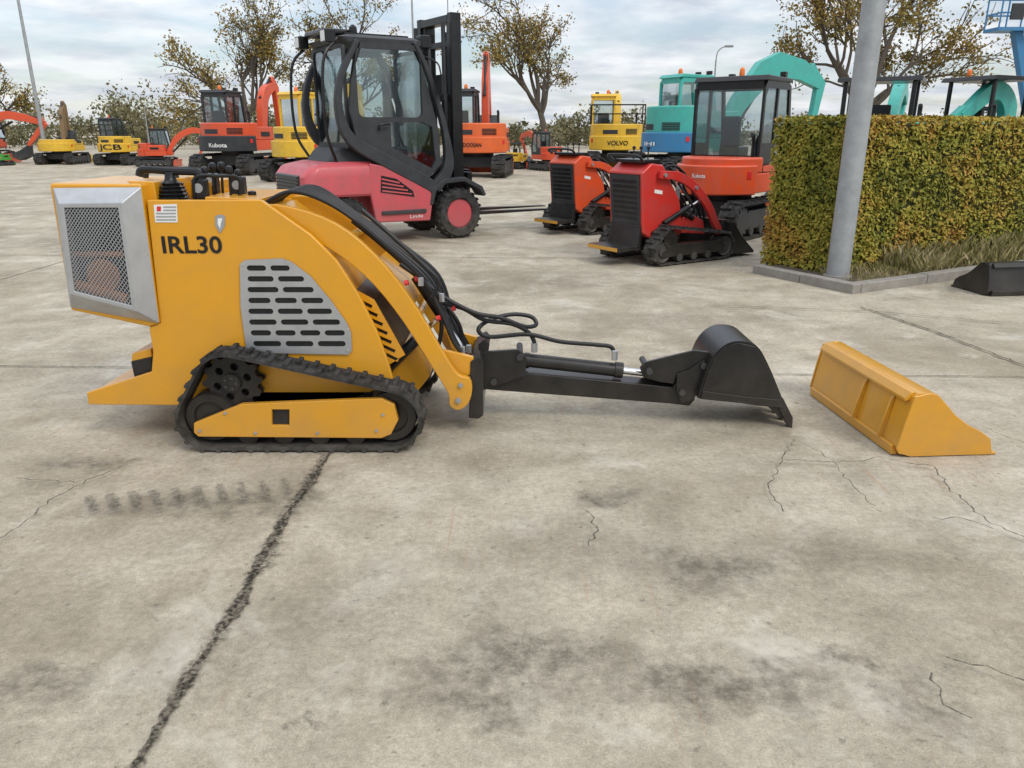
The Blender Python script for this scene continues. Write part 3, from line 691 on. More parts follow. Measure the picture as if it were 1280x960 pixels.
MB().box(-1.583,-1.577,-.52,.52,1.34,2.50).build('window',GLS,rwo)
Mf=Matrix.Translation(Vector((-.36,0,0)))@Matrix.Rotation(PI/2,4,'Z')
fwf=holeplate(rrect(-.56,.56,.95,2.55,.06),[rrect(-.52,.52,1.1,2.50,.06)],-.02,.02).build('front_cab_frame',DGR,fk,0,None,2,Mf)
MB().box(-.363,-.357,-.52,.52,1.1,2.50).build('window',GLS,fwf)
st=MB().box(-1.4,-.9,-.25,.25,1.28,1.42).build('seat',BLK,fk,.03); MB().prism([(-1.45,1.40),(-1.32,1.40),(-1.40,1.85),(-1.50,1.85)],-.20,.20).build('seat_back',BLK,st,.03)
MB().tube([(-.5,-.0,1.2),(-.7,0,1.65)],.02).build('steering_column',BLK,fk)
for s in (-.5,.5):
    for x,z in ((-1.75,2.62),(-.42,2.62)):
        lt=MB().box(x-.07,x+.07,s-.09,s+.09,z-.08,z+.08).build('work_light',BLK,fk,.015); MB().box(x-.074 if x<-1 else x+.07,x-.07 if x<-1 else x+.074,s-.07,s+.07,z-.06,z+.06).build('lens',WHT,lt)
MB().lathe([(.05,0),(.055,.02),(.05,.10),(.02,.13)],(-1.35,-.35,2.66),'z',16).build('beacon',BLK,fk)
MB().box(-1.75,-1.35,-.3,.4,2.665,2.74).build('roof_unit',BLK,fk,.03)
for s in (-1,1): MB().tube([(-1.75,s*.5,1.10),(-1.90,s*.62,1.5),(-1.88,s*.62,2.3),(-1.65,s*.55,2.6)],.020).build('grab_rail',BLK,fk)
lettering('Linde',lambda s,t:(-.80+.2*s,-.672,.335+.045*t),WHT,fk,.0)
for s in (-1,1):
    MB().box(.0,.16,s*.46-.055,s*.46+.055,.12,3.02).build('mast_rail',BLK,fk,.008)
    MB().box(.03,.20,s*.36-.035,s*.36+.035,.2,2.98).build('inner_rail',BLK,fk,.008)
    lc=MB().cyl((-.07,s*.42,.3),(-.07,s*.42,1.9),.05).build('lift_cylinder',BLK,fk); MB().cyl((-.07,s*.42,1.9),(-.07,s*.42,2.9),.03).build('piston_rod',DGR,lc)
    m=MB(); m.box(.10,.13,s*.28-.018,s*.28+.018,.5,2.8); m.build('lift_chain',DGR,fk)
    for k in range(2): MB().tube([(.08,s*(.22-.05*k),.6),(.1,s*(.22-.05*k),1.8),(.09,s*(.22-.05*k),2.8)],.014,6).build('mast_hose',HOSE,fk)
    tcl=MB().cyl((-.45,s*.3,.75),(.0,s*.3,1.05),.04).build('tilt_cylinder',BLK,fk)
    f_=MB().prism([(.30,.95),(.30,.28),(2.15,.28),(2.15,.295),(.40,.335),(.36,.40),(.36,.95)],s*.28-.065,s*.28+.065).build('fork',BLK,fk,.005)
for b_ in ((.0,.16,-.40,.40,2.90,3.0),(-.03,.03,-.41,.41,1.88,1.98),(-.03,.14,-.41,.41,.25,.42),(.04,.18,-.33,.33,2.60,2.68)): MB().box(*b_).build('mast_crossbar',BLK,fk,.008)
m=MB(); m.box(.21,.28,-.55,.55,.80,.92); m.box(.21,.28,-.55,.55,.36,.46); 
for y in (-.4,-.2,.2,.4): m.box(.2,.25,y-.04,y+.04,.4,.9)
m.build('fork_carriage',BLK,fk,.006)

# ================================================================= EXCAVATORS
def excavator(label,u,vb,vt,yaw,body,cabm=None,boomm=None,kind='cab',pose=None,swing=0,text=None,tmat=None,w=1.0,group=None,name='excavator',hn=2.6,blade=True,cwm=None,hide_boom=False,s=None,bucket=True,tw=.8,thh=None,rail=False,cat='excavator',caby=(.06,.92),hoodz=1.62,bk_=6,yb=-.12,tz=.87):
    loc=G(u,vb)
    s=s or P(u,vt,loc.y).z/hn
    r=thing(name,label,cat,loc,R(yaw),group,False,(s,s*w,s))
    cabm=cabm or DGR; boomm=boomm or body; cwm=cwm or body; tmat=tmat or BLK; thh=thh or tw*.2
    c0,c1=caby
    for sy in (-1,1):
        y0=sy*.80-.21; tr=track_mb([(-1.0,.32,.31),(1.0,.32,.31)],y0,y0+.42,.05,.03,44).build('track',RUB,r)
        MB().prism([(-.95,.18),(.95,.18),(1.0,.3),(.7,.48),(-.7,.48),(-1.0,.3)],y0+.04,y0+.38).build('track_frame',DGR,tr,.01)
        MB().prism(gear(-1.0,.32,.25,13,.05),y0-.005+.02,y0+.4).build('sprocket',DGR,tr); MB().cyl((1.0,y0+.015,.32),(1.0,y0+.4,.32),.23,n=20).build('idler_wheel',DGR,tr)
        for k in range(4): MB().cyl((-.6+.4*k,y0+.01,.15),(-.6+.4*k,y0+.41,.15),.08,n=12).build('roller',DGR,tr)
    MB().box(-.6,.6,-.6,.6,.3,.6).cyl((0,0,.6),(0,0,.78),.5,n=24).build('undercarriage',DGR,r)
    if blade:
        m=MB(); m.prism([(1.45,.03),(1.52,.03),(1.47,.25),(1.55,.5),(1.47,.5),(1.38,.25)],-1.0,1.0)
        for y in (-.4,.4): m.prism([(.6,.28),(1.45,.15),(1.45,.32),(.6,.42)],y-.06,y+.06)
        m.build('dozer_blade',body,r,.008)
    M=Matrix.Rotation(R(swing),4,'Z')
    def arc(rr,a0,a1,n=14): return [(-.02+rr*math.cos(R(a0+(a1-a0)*i/n)),rr*.95*math.sin(R(a0+(a1-a0)*i/n))) for i in range(n+1)]
    ub=MB(); ub.vprism([(.95,.45),(.95,.92)]+arc(1.08,112,248)+[(.95,-.92),(.95,-.45),(1.05,-.3),(1.05,.3)],.76,1.08); ub.build('upper_frame',body,r,.02,None,2,M)
    hd=MB(); hd.vprism([(-.28,.95)]+arc(1.10,122,238)+[(-.28,-.95)],1.085,hoodz)
    ho=hd.build('engine_hood',body,r,.04,None,3,M)
    tk=MB().vprism([(-.275,-.94),(.85,-.9),(.88,min(-.42,c0-.1)),(-.275,min(-.36,c0-.1))],1.085,max(hoodz-.12,1.2)).build('side_tank',body,r,.03,None,3,M)
    if c0>-.5: MB().prism([(-.1,1.2),(.5,1.2),(.5,1.34),(-.1,1.34)],-.945,-.925).build('side_vent',BLK,tk,0,None,2,M)
    cwp=arc(1.20,118,242)+arc(1.02,242,118)
    co_=MB().vprism(cwp,.74,1.22); cwo=co_.build('counterweight',cwm,r,.03,None,3,M)
    if hoodz>1.45:
        g2=MB()
        for k in range(5): g2.vprism(arc(1.108,196,222,5)+arc(1.09,222,196,5),1.27+.04*k,1.295+.04*k)
        g2.build('hood_grille',BLK,ho,0,None,2,M)
        MB().vprism(arc(1.105,150,180,5)+arc(1.09,180,150,5),1.28,1.42).build('hood_hatch',DGR,ho,0,None,2,M)
    for a0 in (126,231): MB().vprism(arc(1.212,a0,a0+4,2)+arc(1.19,a0+4,a0,2),1.0,1.12).build('tail_light',REDC,cwo,0,None,2,M)
    if text:
        rr=1.215
        def f(a,b):
            t=R(180)+(a-.5)*tw/rr; return M@Vector((-.02+rr*math.cos(t),rr*.95*math.sin(t),tz+thh*b))
        lettering(text,f,tmat,cwo,.02)
    if kind=='cab':
        pr=[(-.30,1.085),(.92,1.085),(.98,1.55),(.80,2.5),(.7,2.55),(-.22,2.55),(-.30,2.45)]
        hol=[[(.87,1.60),(.73,2.44),(.30,2.44),(.30,1.26),(.82,1.26)],[(.24,1.56),(.24,2.44),(-.17,2.44),(-.24,2.32),(-.24,1.56)]]
        cb=MB()
        for y in (c0,c1-.06):
            hp=holeplate(pr,hol,y,y+.06); cb.add(hp.v,hp.f)
        i0,i1=c0+.06,c1-.06
        zr=min(1.55,hoodz+.02)
        cb.box(-.30,-.24,i0,i1,1.085,zr); cb.box(-.30,.86,i0,i1,1.085,1.14); cb.box(.9,.96,i0,i1,1.12,1.28)
        cb.box(-.29,-.23,i0,i1,2.42,2.55); cb.box(.72,.79,i0,i1,2.44,2.54)
        cbo=cb.build('cab',cabm,r,0,None,2,M)
        MB().prism([(-.34,2.55),(.82,2.55),(.78,2.62),(-.25,2.64)],c0-.03,c1+.03).build('cab_roof',cabm,cbo,.02,None,2,M)
        for y in (c0+.03,c1-.03):
            for h_ in hol: MB().prism(h_,y-.004,y+.004).build('window',GLS,cbo,0,None,2,M)
        MB().add([(.955,i0,1.28),(.955,i1,1.28),(.775,i1,2.46),(.775,i0,2.46)],[(0,1,2,3)]).build('windscreen',GLS,cbo,0,None,2,M)
        MB().add([(-.265,i0,zr),(-.265,i1,zr),(-.265,i1,2.42),(-.265,i0,2.42)],[(0,1,2,3)]).build('rear_window',GLS,cbo,0,None,2,M)
        ym=(c0+c1)/2
        MB().box(-.1,.35,ym-.21,ym+.21,1.141,1.5).prism([(-.12,1.5),(.0,1.5),(-.05,2.0),(-.15,2.0)],ym-.21,ym+.21).build('seat',BLK,cbo,.03,None,2,M)
        for y in (c0+.14,c1-.28): MB().box(.74,.84,y,y+.14,2.645,2.74).build('work_light',BLK,cbo,.01,None,2,M)
    elif kind=='canopy':
        cb=MB()
        for x in (-.3,.75):
            for y in (-.55,.62): cb.box(x-.04,x+.04,y-.04,y+.04,1.085,2.5)
        cb.prism([(-.5,2.5),(.95,2.5),(.9,2.58),(-.42,2.60)],-.68,.76)
        cbo=cb.build('canopy',cabm,r,.015,None,2,M)
        MB().box(-.1,.35,-.2,.30,1.1,1.5).prism([(-.12,1.5),(.0,1.5),(-.05,2.0),(-.15,2.0)],-.2,.30).build('seat',BLK,cbo,.03,None,2,M)
    if kind!='open': MB().lathe([(.05,0),(.06,.03),(.05,.12),(.02,.15)],(-.1,(c0+c1)/2-.15,2.63),'z',12).build('beacon',BEA,r,0,None,2,M)
    MB().tube([(-.35,-.7,hoodz-.03),(-.35,-.7,hoodz+.3),(-.43,-.7,hoodz+.35)],.04,8).build('exhaust',BLK,r,0,None,2,M)
    if rail:
        m=MB()
        for y in (-.95,.95):
            m.tube([(-1.0,y,1.62),(-1.0,y,2.25),(.0,y,2.25),(.0,y,1.62)],.025,6,1); m.tube([(-1.0,y,1.95),(0,y,1.95)],.02,6,1)
        m.tube([(-1.0,-.95,2.25),(-1.0,.95,2.25)],.025,6,1); m.tube([(-1.0,-.95,1.95),(-1.0,.95,1.95)],.02,6,1); m.build('guard_rail',BLK,r,0,None,2,M)
    if not hide_boom:
        pose=pose or dict(boom=[(.95,1.05),(1.35,2.2),(2.0,2.9),(3.0,3.0)],arm=[(2.75,3.25),(3.0,2.9),(3.25,1.2)])
        MB().box(.9,1.25,yb-.2,yb+.2,.8,1.2).build('swing_post',body,r,.02,None,2,M)
        bo=MB().prism(beam_poly(catm([Vector(p) for p in pose['boom']],bk_),pose.get('hw',[.13,.2,.2,.12])),yb-.11,yb+.11).build('boom',boomm,r,.012,None,2,M)
        ao_=MB().prism(beam_poly([Vector(p) for p in pose['arm']],[.10,.15,.08]),yb-.085,yb+.085).build('dipper_arm',boomm,r,.012,None,2,M)
        b0,b1,b2_=Vector(pose['boom'][0]),Vector(pose['boom'][1]),Vector(pose['boom'][2]); a0=Vector(pose['arm'][0])
        cpt=(b1+b2_)/2
        d=(b2_-b1).normalized(); nn=Vector((-d.y,d.x))
        k=MB(); k.cyl((b0.x+.3,yb,b0.y-.05),(cpt.x-nn.x*.25,yb,cpt.y-nn.y*.25),.06,n=10); k.build('boom_cylinder',BLK,r,0,None,2,M)
        k=MB(); k.cyl((cpt.x+nn.x*.25,yb,cpt.y+nn.y*.25),(a0.x,yb,a0.y),.05,n=10); k.build('arm_cylinder',BLK,r,0,None,2,M)
        if bucket:
            e=Vector(pose['arm'][2]); sgn=pose.get('bk',-1)
            bp2=[(e.x+.05,e.y),(e.x-.02*sgn,e.y-.15),(e.x+.30*sgn*.3-.1*sgn,e.y-.55),(e.x+.45*sgn,e.y-.75),(e.x+.75*sgn,e.y-.6),(e.x+.8*sgn,e.y-.4),(e.x+.35*sgn,e.y-.25)]
            MB().prism(bp2,yb-.33,yb+.33).build('bucket',DGR,r,.012,None,2,M)
    return r
G1='excavators parked along the back of the yard'
def E(*a,**k): return excavator(*a,group=G1,**k)
up=dict(boom=[(.95,1.05),(1.1,2.0),(1.4,2.6),(2.1,2.9)],arm=[(1.9,3.1),(2.2,2.8),(2.3,1.5)])
flat=dict(boom=[(.95,1.05),(1.7,2.0),(2.8,2.5),(3.9,2.2)],arm=[(3.7,2.45),(3.95,2.2),(3.1,.9)])
E('orange excavator with dark cab and rounded counterweight left of the forklift',300,217,114,80,ORG,DGR,ORG,pose=up,text='Kubota',tmat=WHT,tw=.65,yb=-.45,w=1.02,cwm=DGR)
E('small orange excavator with dark cab and boom arched rightwards, second row left',197,208,161,8,ORG,DGR,ORG,pose=flat)
E('yellow excavator with wide flat counterweight and railings near the left edge',153,206,148,88,YEL2,DGR,YEL2,text='JCB',rail=True,tw=1.45,thh=.40,tz=.78,hide_boom=True,w=1.0)
E('low yellow excavator with dusty brown raised arm near the left edge',80,205,None,95,YEL2,YEL2,BROWN,kind='open',pose=dict(boom=[(.3,1.2),(.5,2.2),(.6,2.9),(.9,3.3)],arm=[(.8,3.5),(1.0,3.3),(1.1,1.9)]),s=.78,w=1.05,hoodz=1.4)
E('orange excavator cut by the left edge with its boom reaching in',-22,204,None,4,ORG,DGR,ORG,pose=dict(boom=[(.6,1.6),(1.5,2.35),(2.5,2.3),(3.6,2.0)],arm=[(3.4,2.25),(3.6,2.0),(2.6,.9)]),s=.9)
E('small green machine cut off at the left edge',2,207,183,75,GREEN,DGR,GREEN,kind='canopy',hide_boom=True)
E('yellow excavator partly hidden behind the cab of the forklift',392,226,116,60,YEL2,YEL2,YEL2,pose=up)
E('orange excavator right behind the forklift mast with raised boom',598,220,None,84,ORG2,DGR,ORG,pose=dict(boom=[(.95,1.05),(1.0,2.0),(1.1,2.9),(1.3,3.5)],arm=[(1.2,3.8),(1.4,3.4),(1.8,1.9)]),text='DOOSAN',tmat=BLK,s=1.06,tw=.6,tz=.92)
E('tiny orange excavator with dark cab, in the distance right of the forklift mast',685,213,165,120,ORG,DGR,ORG,pose=flat,w=.9)
E('yellow machine low in the distance between forklift mast and tiny orange excavator',645,211,178,60,YEL2,DGR,BLK,kind='canopy',hide_boom=True)
E('yellow excavator with safety railing standing behind the orange compact loader',768,213,119,86,YEL2,YEL2,YEL2,pose=dict(boom=[(.95,1.05),(1.2,2.0),(1.6,2.5),(2.4,2.6)],arm=[(2.2,2.8),(2.5,2.5),(2.6,1.5)]),text='VOLVO',tmat=BLK,rail=True,w=.98,tw=.8,tz=.90)
E('big teal excavator with blue lower panels and high arched boom',856,226,94,27,TEAL,TEAL,TEAL,pose=dict(boom=[(.95,1.15),(1.5,1.95),(2.25,2.72),(2.75,2.92),(3.6,2.82),(4.35,2.5)],arm=[(3.95,2.95),(4.4,2.5),(4.2,1.2)],hw=[.18,.24,.32,.32,.26,.16]),cwm=BLUE,text='IHI',tmat=WHT,tw=.45,hoodz=1.85,bk_=1,tz=.9)
excavator('red compact excavator with black framed cab standing beside the hedge',907,291,99,50,ORG,BLK,BLK,pose=dict(boom=[(.95,1.05),(1.1,1.5),(1.5,1.7),(2.2,1.5)],arm=[(2.1,1.7),(2.25,1.45),(2.3,.8)]),w=.74,text='Kubota',tmat=WHT,tw=.34,tz=1.02,group='compact excavators in the yard',caby=(-.84,.88),hoodz=1.34)
E('teal excavator with black canopy behind the hedge, left of its twin',1085,240,97,60,TEAL,BLK,TEAL,kind='canopy',pose=flat,w=1.25)
E('teal excavator with black roof behind the hedge, nearest the blue lift',1205,240,96,20,TEAL,BLK,TEAL,kind='canopy',pose=dict(boom=[(.6,1.05),(.75,1.9),(.2,2.3),(-.7,1.7)],arm=[(-.6,1.9),(-.8,1.7),(-1.0,1.0)]),bucket=False)

# ================================================================= SMALL RED / ORANGE LOADERS
def mini_loader(label,u,v,yaw,mat,s=1.0):
    r=thing('compact_loader',label,'loader',G(u,v),R(yaw),'compact loaders in front of the parked excavators',False,(s,s,s))
    for sy in (-1,1):
        y0=sy*.40-.10; tr=track_mb([(-.34,.30,.13),(-.46,.155,.14),(.54,.165,.15)],y0,y0+.2,.015,.02,46).build('track',RUB,r)
        MB().prism([(-.46,.10),(.50,.10),(.56,.16),(.48,.23),(-.3,.24),(-.48,.16)],y0+.015,y0+.165).build('track_frame',BLK,tr,.006)
        MB().prism(gear(-.34,.30,.105,12,.012),y0+.03,y0+.17).build('sprocket',BLK,tr)
        for x in (-.46,.54): MB().lathe([(.02,.0),(.05,.0),(.055,.02),(.09,.02),(.115,.0),(.115,.16),(.02,.16)],(x,y0+.02,.16),'y',22).build('idler_wheel',DGR,tr)
        for x in (-.2,.03,.26): MB().cyl((x,y0+.012,.085),(x,y0+.18,.085),.045,n=16).build('roller',DGR,tr)
        am=beam_poly(catm([Vector(p) for p in ((-.44,1.0),(-.15,.97),(.12,.84),(.36,.62),(.50,.42),(.62,.27))],5),[.04,.05,.05,.048,.045,.04])
        ao_=MB().prism(am,sy*.33-.025,sy*.33+.025).build('boom_arm',mat,r,.006)
        for x,z in ((-.38,.995),(.12,.84),(.60,.30)): MB().cyl((x,sy*.33+sy*.025,z),(x,sy*.33+sy*.045,z),.022,n=14).build('pivot_pin',STL,ao_)
        lc=MB().cyl((-.32,sy*.32,.46),(.06,sy*.32,.62),.03,n=12).build('lift_cylinder',BLK,r); MB().cyl((.06,sy*.32,.62),(.26,sy*.32,.70),.015,n=10).build('piston_rod',CHR,lc)
        MB().prism([(.02,.32),(.44,.28),(.40,.44),(.22,.52),(.05,.50)],sy*.22-.02,sy*.22+.02).build('front_frame',mat,r,.006)
    MB().prism([(-.60,.36),(-.66,1.02),(-.52,1.12),(-.34,1.1),(-.24,.95),(-.06,.72),(.02,.40),(.0,.30),(-.5,.30)],-.285,.285).build('body',mat,r,.02)
    MB().box(.0,.36,-.17,.17,.34,.58).build('engine_block',DGR,r,.03)
    MB().cyl((.12,-.1,.60),(.12,.12,.60),.09,n=18).build('air_filter',BLK,r)
    MB().tube([(.22,.05,.55),(.24,.05,.8),(.30,.05,.84)],.03,8).build('exhaust',GRY,r)
    MB().cyl((-.02,-.2,.58),(.22,-.24,.48),.035,n=12).build('hydraulic_motor',BLK,r)
    gb=holeplate(rrect(-.25,.25,.46,1.0,.03),[slot(-.21,.21,.50+k*.058,.538+k*.058) for k in range(8)],-.01,.01)
    g_=gb.build('rear_grille',DGR,r,0,None,2,Matrix.Translation(Vector((-.555,0,0)))@Matrix.Rotation(R(-6),4,'Y')@Matrix.Rotation(PI/2,4,'Z'))
    MB().prism([(-.612,.45),(-.668,1.0),(-.660,1.0),(-.604,.45)],-.25,.25).build('grille_backing',BLK,g_)
    MB().box(-.95,-.60,-.26,.26,.17,.22).prism([(-.66,.2),(-.6,.2),(-.58,.45),(-.62,.45)],-.26,.26).build('rear_platform',BLK,r,.008)
    MB().box(-.955,-.95,-.26,.26,.175,.215).build('step_edge',YEL,r)
    MB().box(-.60,-.35,-.24,.24,1.12,1.16).build('control_console',BLK,r,.01)
    MB().tube([(-.62,-.25,1.14),(-.7,-.25,1.2),(-.7,.0,1.21),(-.7,.25,1.2),(-.62,.25,1.14)],.016).build('grip_bar',BLK,r)
    for y in (-.14,-.02,.1): 
        lv=MB().cyl((-.45,y,1.16),(-.45,y,1.27),.008,n=8).build('control_lever',BLK,r); MB().lathe([(.006,0),(.02,.01),(.02,.03),(.006,.04)],(-.45,y,1.26),'z',10).build('knob',BLK,lv)
    for k in range(6): MB().tube([(-.3,-.22+.09*k,1.06),(-.1,-.22+.08*k,1.08+.03*(k%2)),(.14,-.2+.08*k,.94+.03*(k%2)),(.40,-.16+.07*k,.70-.03*(k%3)),(.56,-.12+.05*k,.38)],.014,6).build('hydraulic_hose',HOSE,r)
    MB().tube([(-.1,-.28,.9),(.02,-.34,.72),(.14,-.33,.58),(.1,-.25,.5)],.014,6).build('hydraulic_hose',HOSE,r)
    MB().box(.60,.68,-.36,.36,.12,.45).build('coupler_plate',BLK,r,.01)
    bk=MB().prism(beam_poly([(.70,.42),(.68,.12),(.74,.05),(1.1,.04)],.01),-.45,.45); bk.prism([(.70,.42),(.68,.06),(1.1,.05),(.85,.25)],-.46,-.445).prism([(.70,.42),(.68,.06),(1.1,.05),(.85,.25)],.445,.46); bk.build('bucket',BLK,r)
    sd=MB().prism([(-.46,.80),(-.34,.78),(-.34,.82),(-.46,.84)],-.289,-.2855).build('side_decal',WHT,r)
    return r
mini_loader('bright red compact tracked loader with black rear grille, nearest the hedge corner',828,322,33,RED,1.02)
mini_loader('orange compact tracked loader half hidden behind the bright red one',740,287,38,ORG,1.02)

# ================================================================= POLES, LIFT
pb=Vector((3.34,7.83,0)); pp=thing('lamp_post','thick galvanised steel post standing in front of the hedge corner','post',pb)
MB().cyl((0,0,.02),(0,0,7),.112,.095,n=28).build('shaft',GALV,pp)
MB().box(.10,.2,-.16,-.04,2.78,2.90).build('bracket',DGR,pp,.01)
MB().cyl((0,0,.0),(0,0,.09),.14,n=20).build('base_collar',KERB,pp)
def lamp(label,u,vtop,Y,h=None,r=.06,arm=0,cat='lamp post'):
    top=P(u,vtop,Y); o=thing('lamp_post',label,cat,(top.x,Y,0),0,'slim lamp posts in the background')
    MB().cyl((0,0,0),(0,0,top.z),r,r*.6,n=10).build('shaft',GALV,o)
    if arm:
        MB().tube([(0,0,top.z-.02),(.1*arm,0,top.z+.35),(.5*arm,0,top.z+.55),(.9*arm,0,top.z+.6)],r*.5,8).build('arm',GALV,o)
        MB().box(.75*arm,.75*arm+.4,-.09,.09,top.z+.56,top.z+.66).build('lamp_head',GRY,o,.03)
    return o
lamp('slim grey lamp post rising out of the top left corner',18,-25,38,r=.1)
lamp('slim grey pole seen just left of the forklift mast top',514,-20,48,r=.08)
lamp('thin grey pole seen above the forklift mast',559,-20,60,r=.06)
lamp('grey lamp post with curved arm above the teal excavator',895,75,40,r=.06,arm=.5)
lamp('thin far lamp post left of the row of orange machines',181,140,55,r=.05,arm=.5)
Yl=26; b0=P(1270,200,Yl); bl=thing('boom_lift','blue lift with railed basket raised at the right edge','lift',(b0.x,Yl,0))
zb=P(1262,40,Yl).z; xb=P(1262,40,Yl).x-b0.x
MB().box(-.9,1.0,-.6,.6,.35,1.1).build('base',BLUE,bl,.03)
for x in (-.6,.7):
    for y in (-.6,.6): wheel(bl,(x,y,.35),.35,.22,GRY,-1 if y<0 else 1)
MB().prism([(.3,1.1),(.6,1.1),(xb+.35,zb),(xb+.08,zb)],-.13,.13).build('boom',BLUE,bl,.01)
MB().prism([(.62,1.1),(.8,1.1),(xb+.62,zb-.4),(xb+.5,zb-.4)],-.08,.08).build('boom_cylinder',BLUE,bl,.01)
m=MB(); m.box(xb-.6,xb+.75,-.4,.4,zb,zb+.1)
for x in (xb-.58,xb+.07,xb+.73):
    for y in (-.38,.38): m.cyl((x,y,zb+.1),(x,y,zb+.95),.025,n=6)
for z in (zb+.5,zb+.95):
    for y in (-.38,.38): m.cyl((xb-.58,y,z),(xb+.73,y,z),.025,n=6)
    for x in (xb-.58,xb+.73): m.cyl((x,-.38,z),(x,.38,z),.025,n=6)
m.build('basket',BLUE,bl)
MB().box(xb-.3,xb+.1,-.42,-.36,zb+.3,zb+.75).build('control_box',DGR,bl,.01)

# ================================================================= HEDGE, BED, KERB
def leafobj(name,pts,size,mat,seed,parent=None,jit=.4,asp=.6,bias=None):
    rnd=random.Random(seed); vs=[];fs=[]
    for p in pts:
        s=size*rnd.uniform(1-jit,1+jit)
        d=Vector((rnd.gauss(0,1),rnd.gauss(0,1),rnd.gauss(0,1)))
        if bias: d=d*.75+bias(p)
        d=d.normalized(); a=d.orthogonal().normalized(); a=(Matrix.Rotation(rnd.uniform(0,6.28),3,d)@a); b=d.cross(a)*asp
        o=len(vs); vs+=[p-a*s,p+b*s*.8-d*s*.15,p+a*s,p-b*s*.8+d*s*.15]; fs.append((o,o+1,o+2,o+3))
    me=bpy.data.meshes.new(name); me.from_pydata(vs,[],fs); me.materials.append(mat)
    o=bpy.data.objects.new(name,me); col.objects.link(o)
    if parent: o.parent=parent
    return o
d1=Vector((.88,.47,0)).normalized(); d2=Vector((-d1.y,d1.x,0))
C=Vector((3.33,8.03,0)); Lh,Th,Hh=9.2,.97,1.62
hg=thing('hedge','clipped beech hedge turning from green to gold and brown, on the right','hedge',C,math.atan2(d1.y,d1.x))
HM=leafmat('hedge_leaves',[(.06,.08,.016),(.15,.165,.026),(.25,.235,.036),(.36,.29,.048),(.38,.22,.042),(.24,.10,.027)],.62,1.6)
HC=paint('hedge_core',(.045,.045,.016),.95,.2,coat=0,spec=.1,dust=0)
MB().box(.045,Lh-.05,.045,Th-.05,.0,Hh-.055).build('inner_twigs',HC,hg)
rnd=random.Random(5); pts=[]
def hn_(a,b): return noise.noise(Vector((a*1.7,b*1.7,3)))*.02+noise.noise(Vector((a*7,b*7,9)))*.018
for i in range(38000):
    k=rnd.random()
    if k<.66:
        x=Lh*rnd.random()**1.35; z=rnd.uniform(.04,Hh); y=hn_(x,z)+abs(rnd.gauss(0,.022))
    elif k<.82:
        y=rnd.uniform(0,Th); z=rnd.uniform(.04,Hh); x=hn_(y+9,z)+abs(rnd.gauss(0,.022))
    else:
        x=Lh*rnd.random()**1.2; y=rnd.uniform(0,Th); z=Hh+hn_(x,y+20)-abs(rnd.gauss(0,.03))+.02
    pts.append(Vector((x,y,z)))
def hb(p):
    if p.z>Hh-.06: return Vector((0,-.3,1))
    return Vector((-1,0,.5)) if p.x<.08 and p.y>.05 else Vector((0,-1,.5))
leafobj('foliage',pts,.026,HM,6,hg,bias=hb)
K=Vector((3.27,7.28,0))
kmb=MB(); rnd=random.Random(8)
Mk=Matrix.Translation(K)@Matrix.Rotation(math.atan2(d1.y,d1.x),4,'Z')
for i in range(11): kmb.box(.125+i*1.0,.125+i*1.0+.992,0,.12,-.02,.095+rnd.uniform(-.004,.004),Mk)
for i in range(2): kmb.box(0,.12,i*.66+0,i*.66+.653,-.02,.095+rnd.uniform(-.004,.004),Mk)
kb_=kmb.build('kerb',KERB,None,.012); kb_['kind']='structure'; kb_['label']='low concrete kerb around the hedge bed'; kb_['category']='kerb'
so=MB().box(.12,11,.12,1.32,-.02,.06,Mk).build('soil',SOIL); so['kind']='structure'; so['label']='bare soil of the hedge bed'; so['category']='soil'
GM=leafmat('dry_grass',[(.11,.115,.028),(.20,.185,.06),(.34,.28,.14),(.42,.34,.20)],.35,2)
rnd=random.Random(11); vs=[];fs=[]
for i in range(12000):
    x=.30+10.3*rnd.random()**1.25; y=rnd.uniform(.13,.70)
    dens=.5+.5*noise.noise(Vector((x*2,y*2,1))); 
    if rnd.random()>dens+.25 or (x<.9 and rnd.random()<.6): continue
    h=rnd.uniform(.05,.18)*(1+1.5*max(0,(y-.3)))*(1.2 if x>1.2 else .5); a=rnd.uniform(0,6.28); w_=rnd.uniform(.003,.007); bx,by=rnd.gauss(0,.35)*h,rnd.gauss(0,.35)*h
    o=len(vs); ca,sa=math.cos(a)*w_,math.sin(a)*w_
    vs+=[Mk@Vector((x-ca,y-sa,.055)),Mk@Vector((x+ca,y+sa,.055)),Mk@Vector((x+ca*.6+bx*.4,y+sa*.6+by*.4,.055+h*.6)),Mk@Vector((x+bx,y+by,.055+h))]
    fs+=[(o,o+1,o+2),(o,o+2,o+3)]
me=bpy.data.meshes.new('grass'); me.from_pydata(vs,[],fs); me.materials.append(GM); go_=bpy.data.objects.new('grass',me); col.objects.link(go_)
tag(go_,'dry grass and weeds growing between kerb and hedge','grass',None,'stuff')

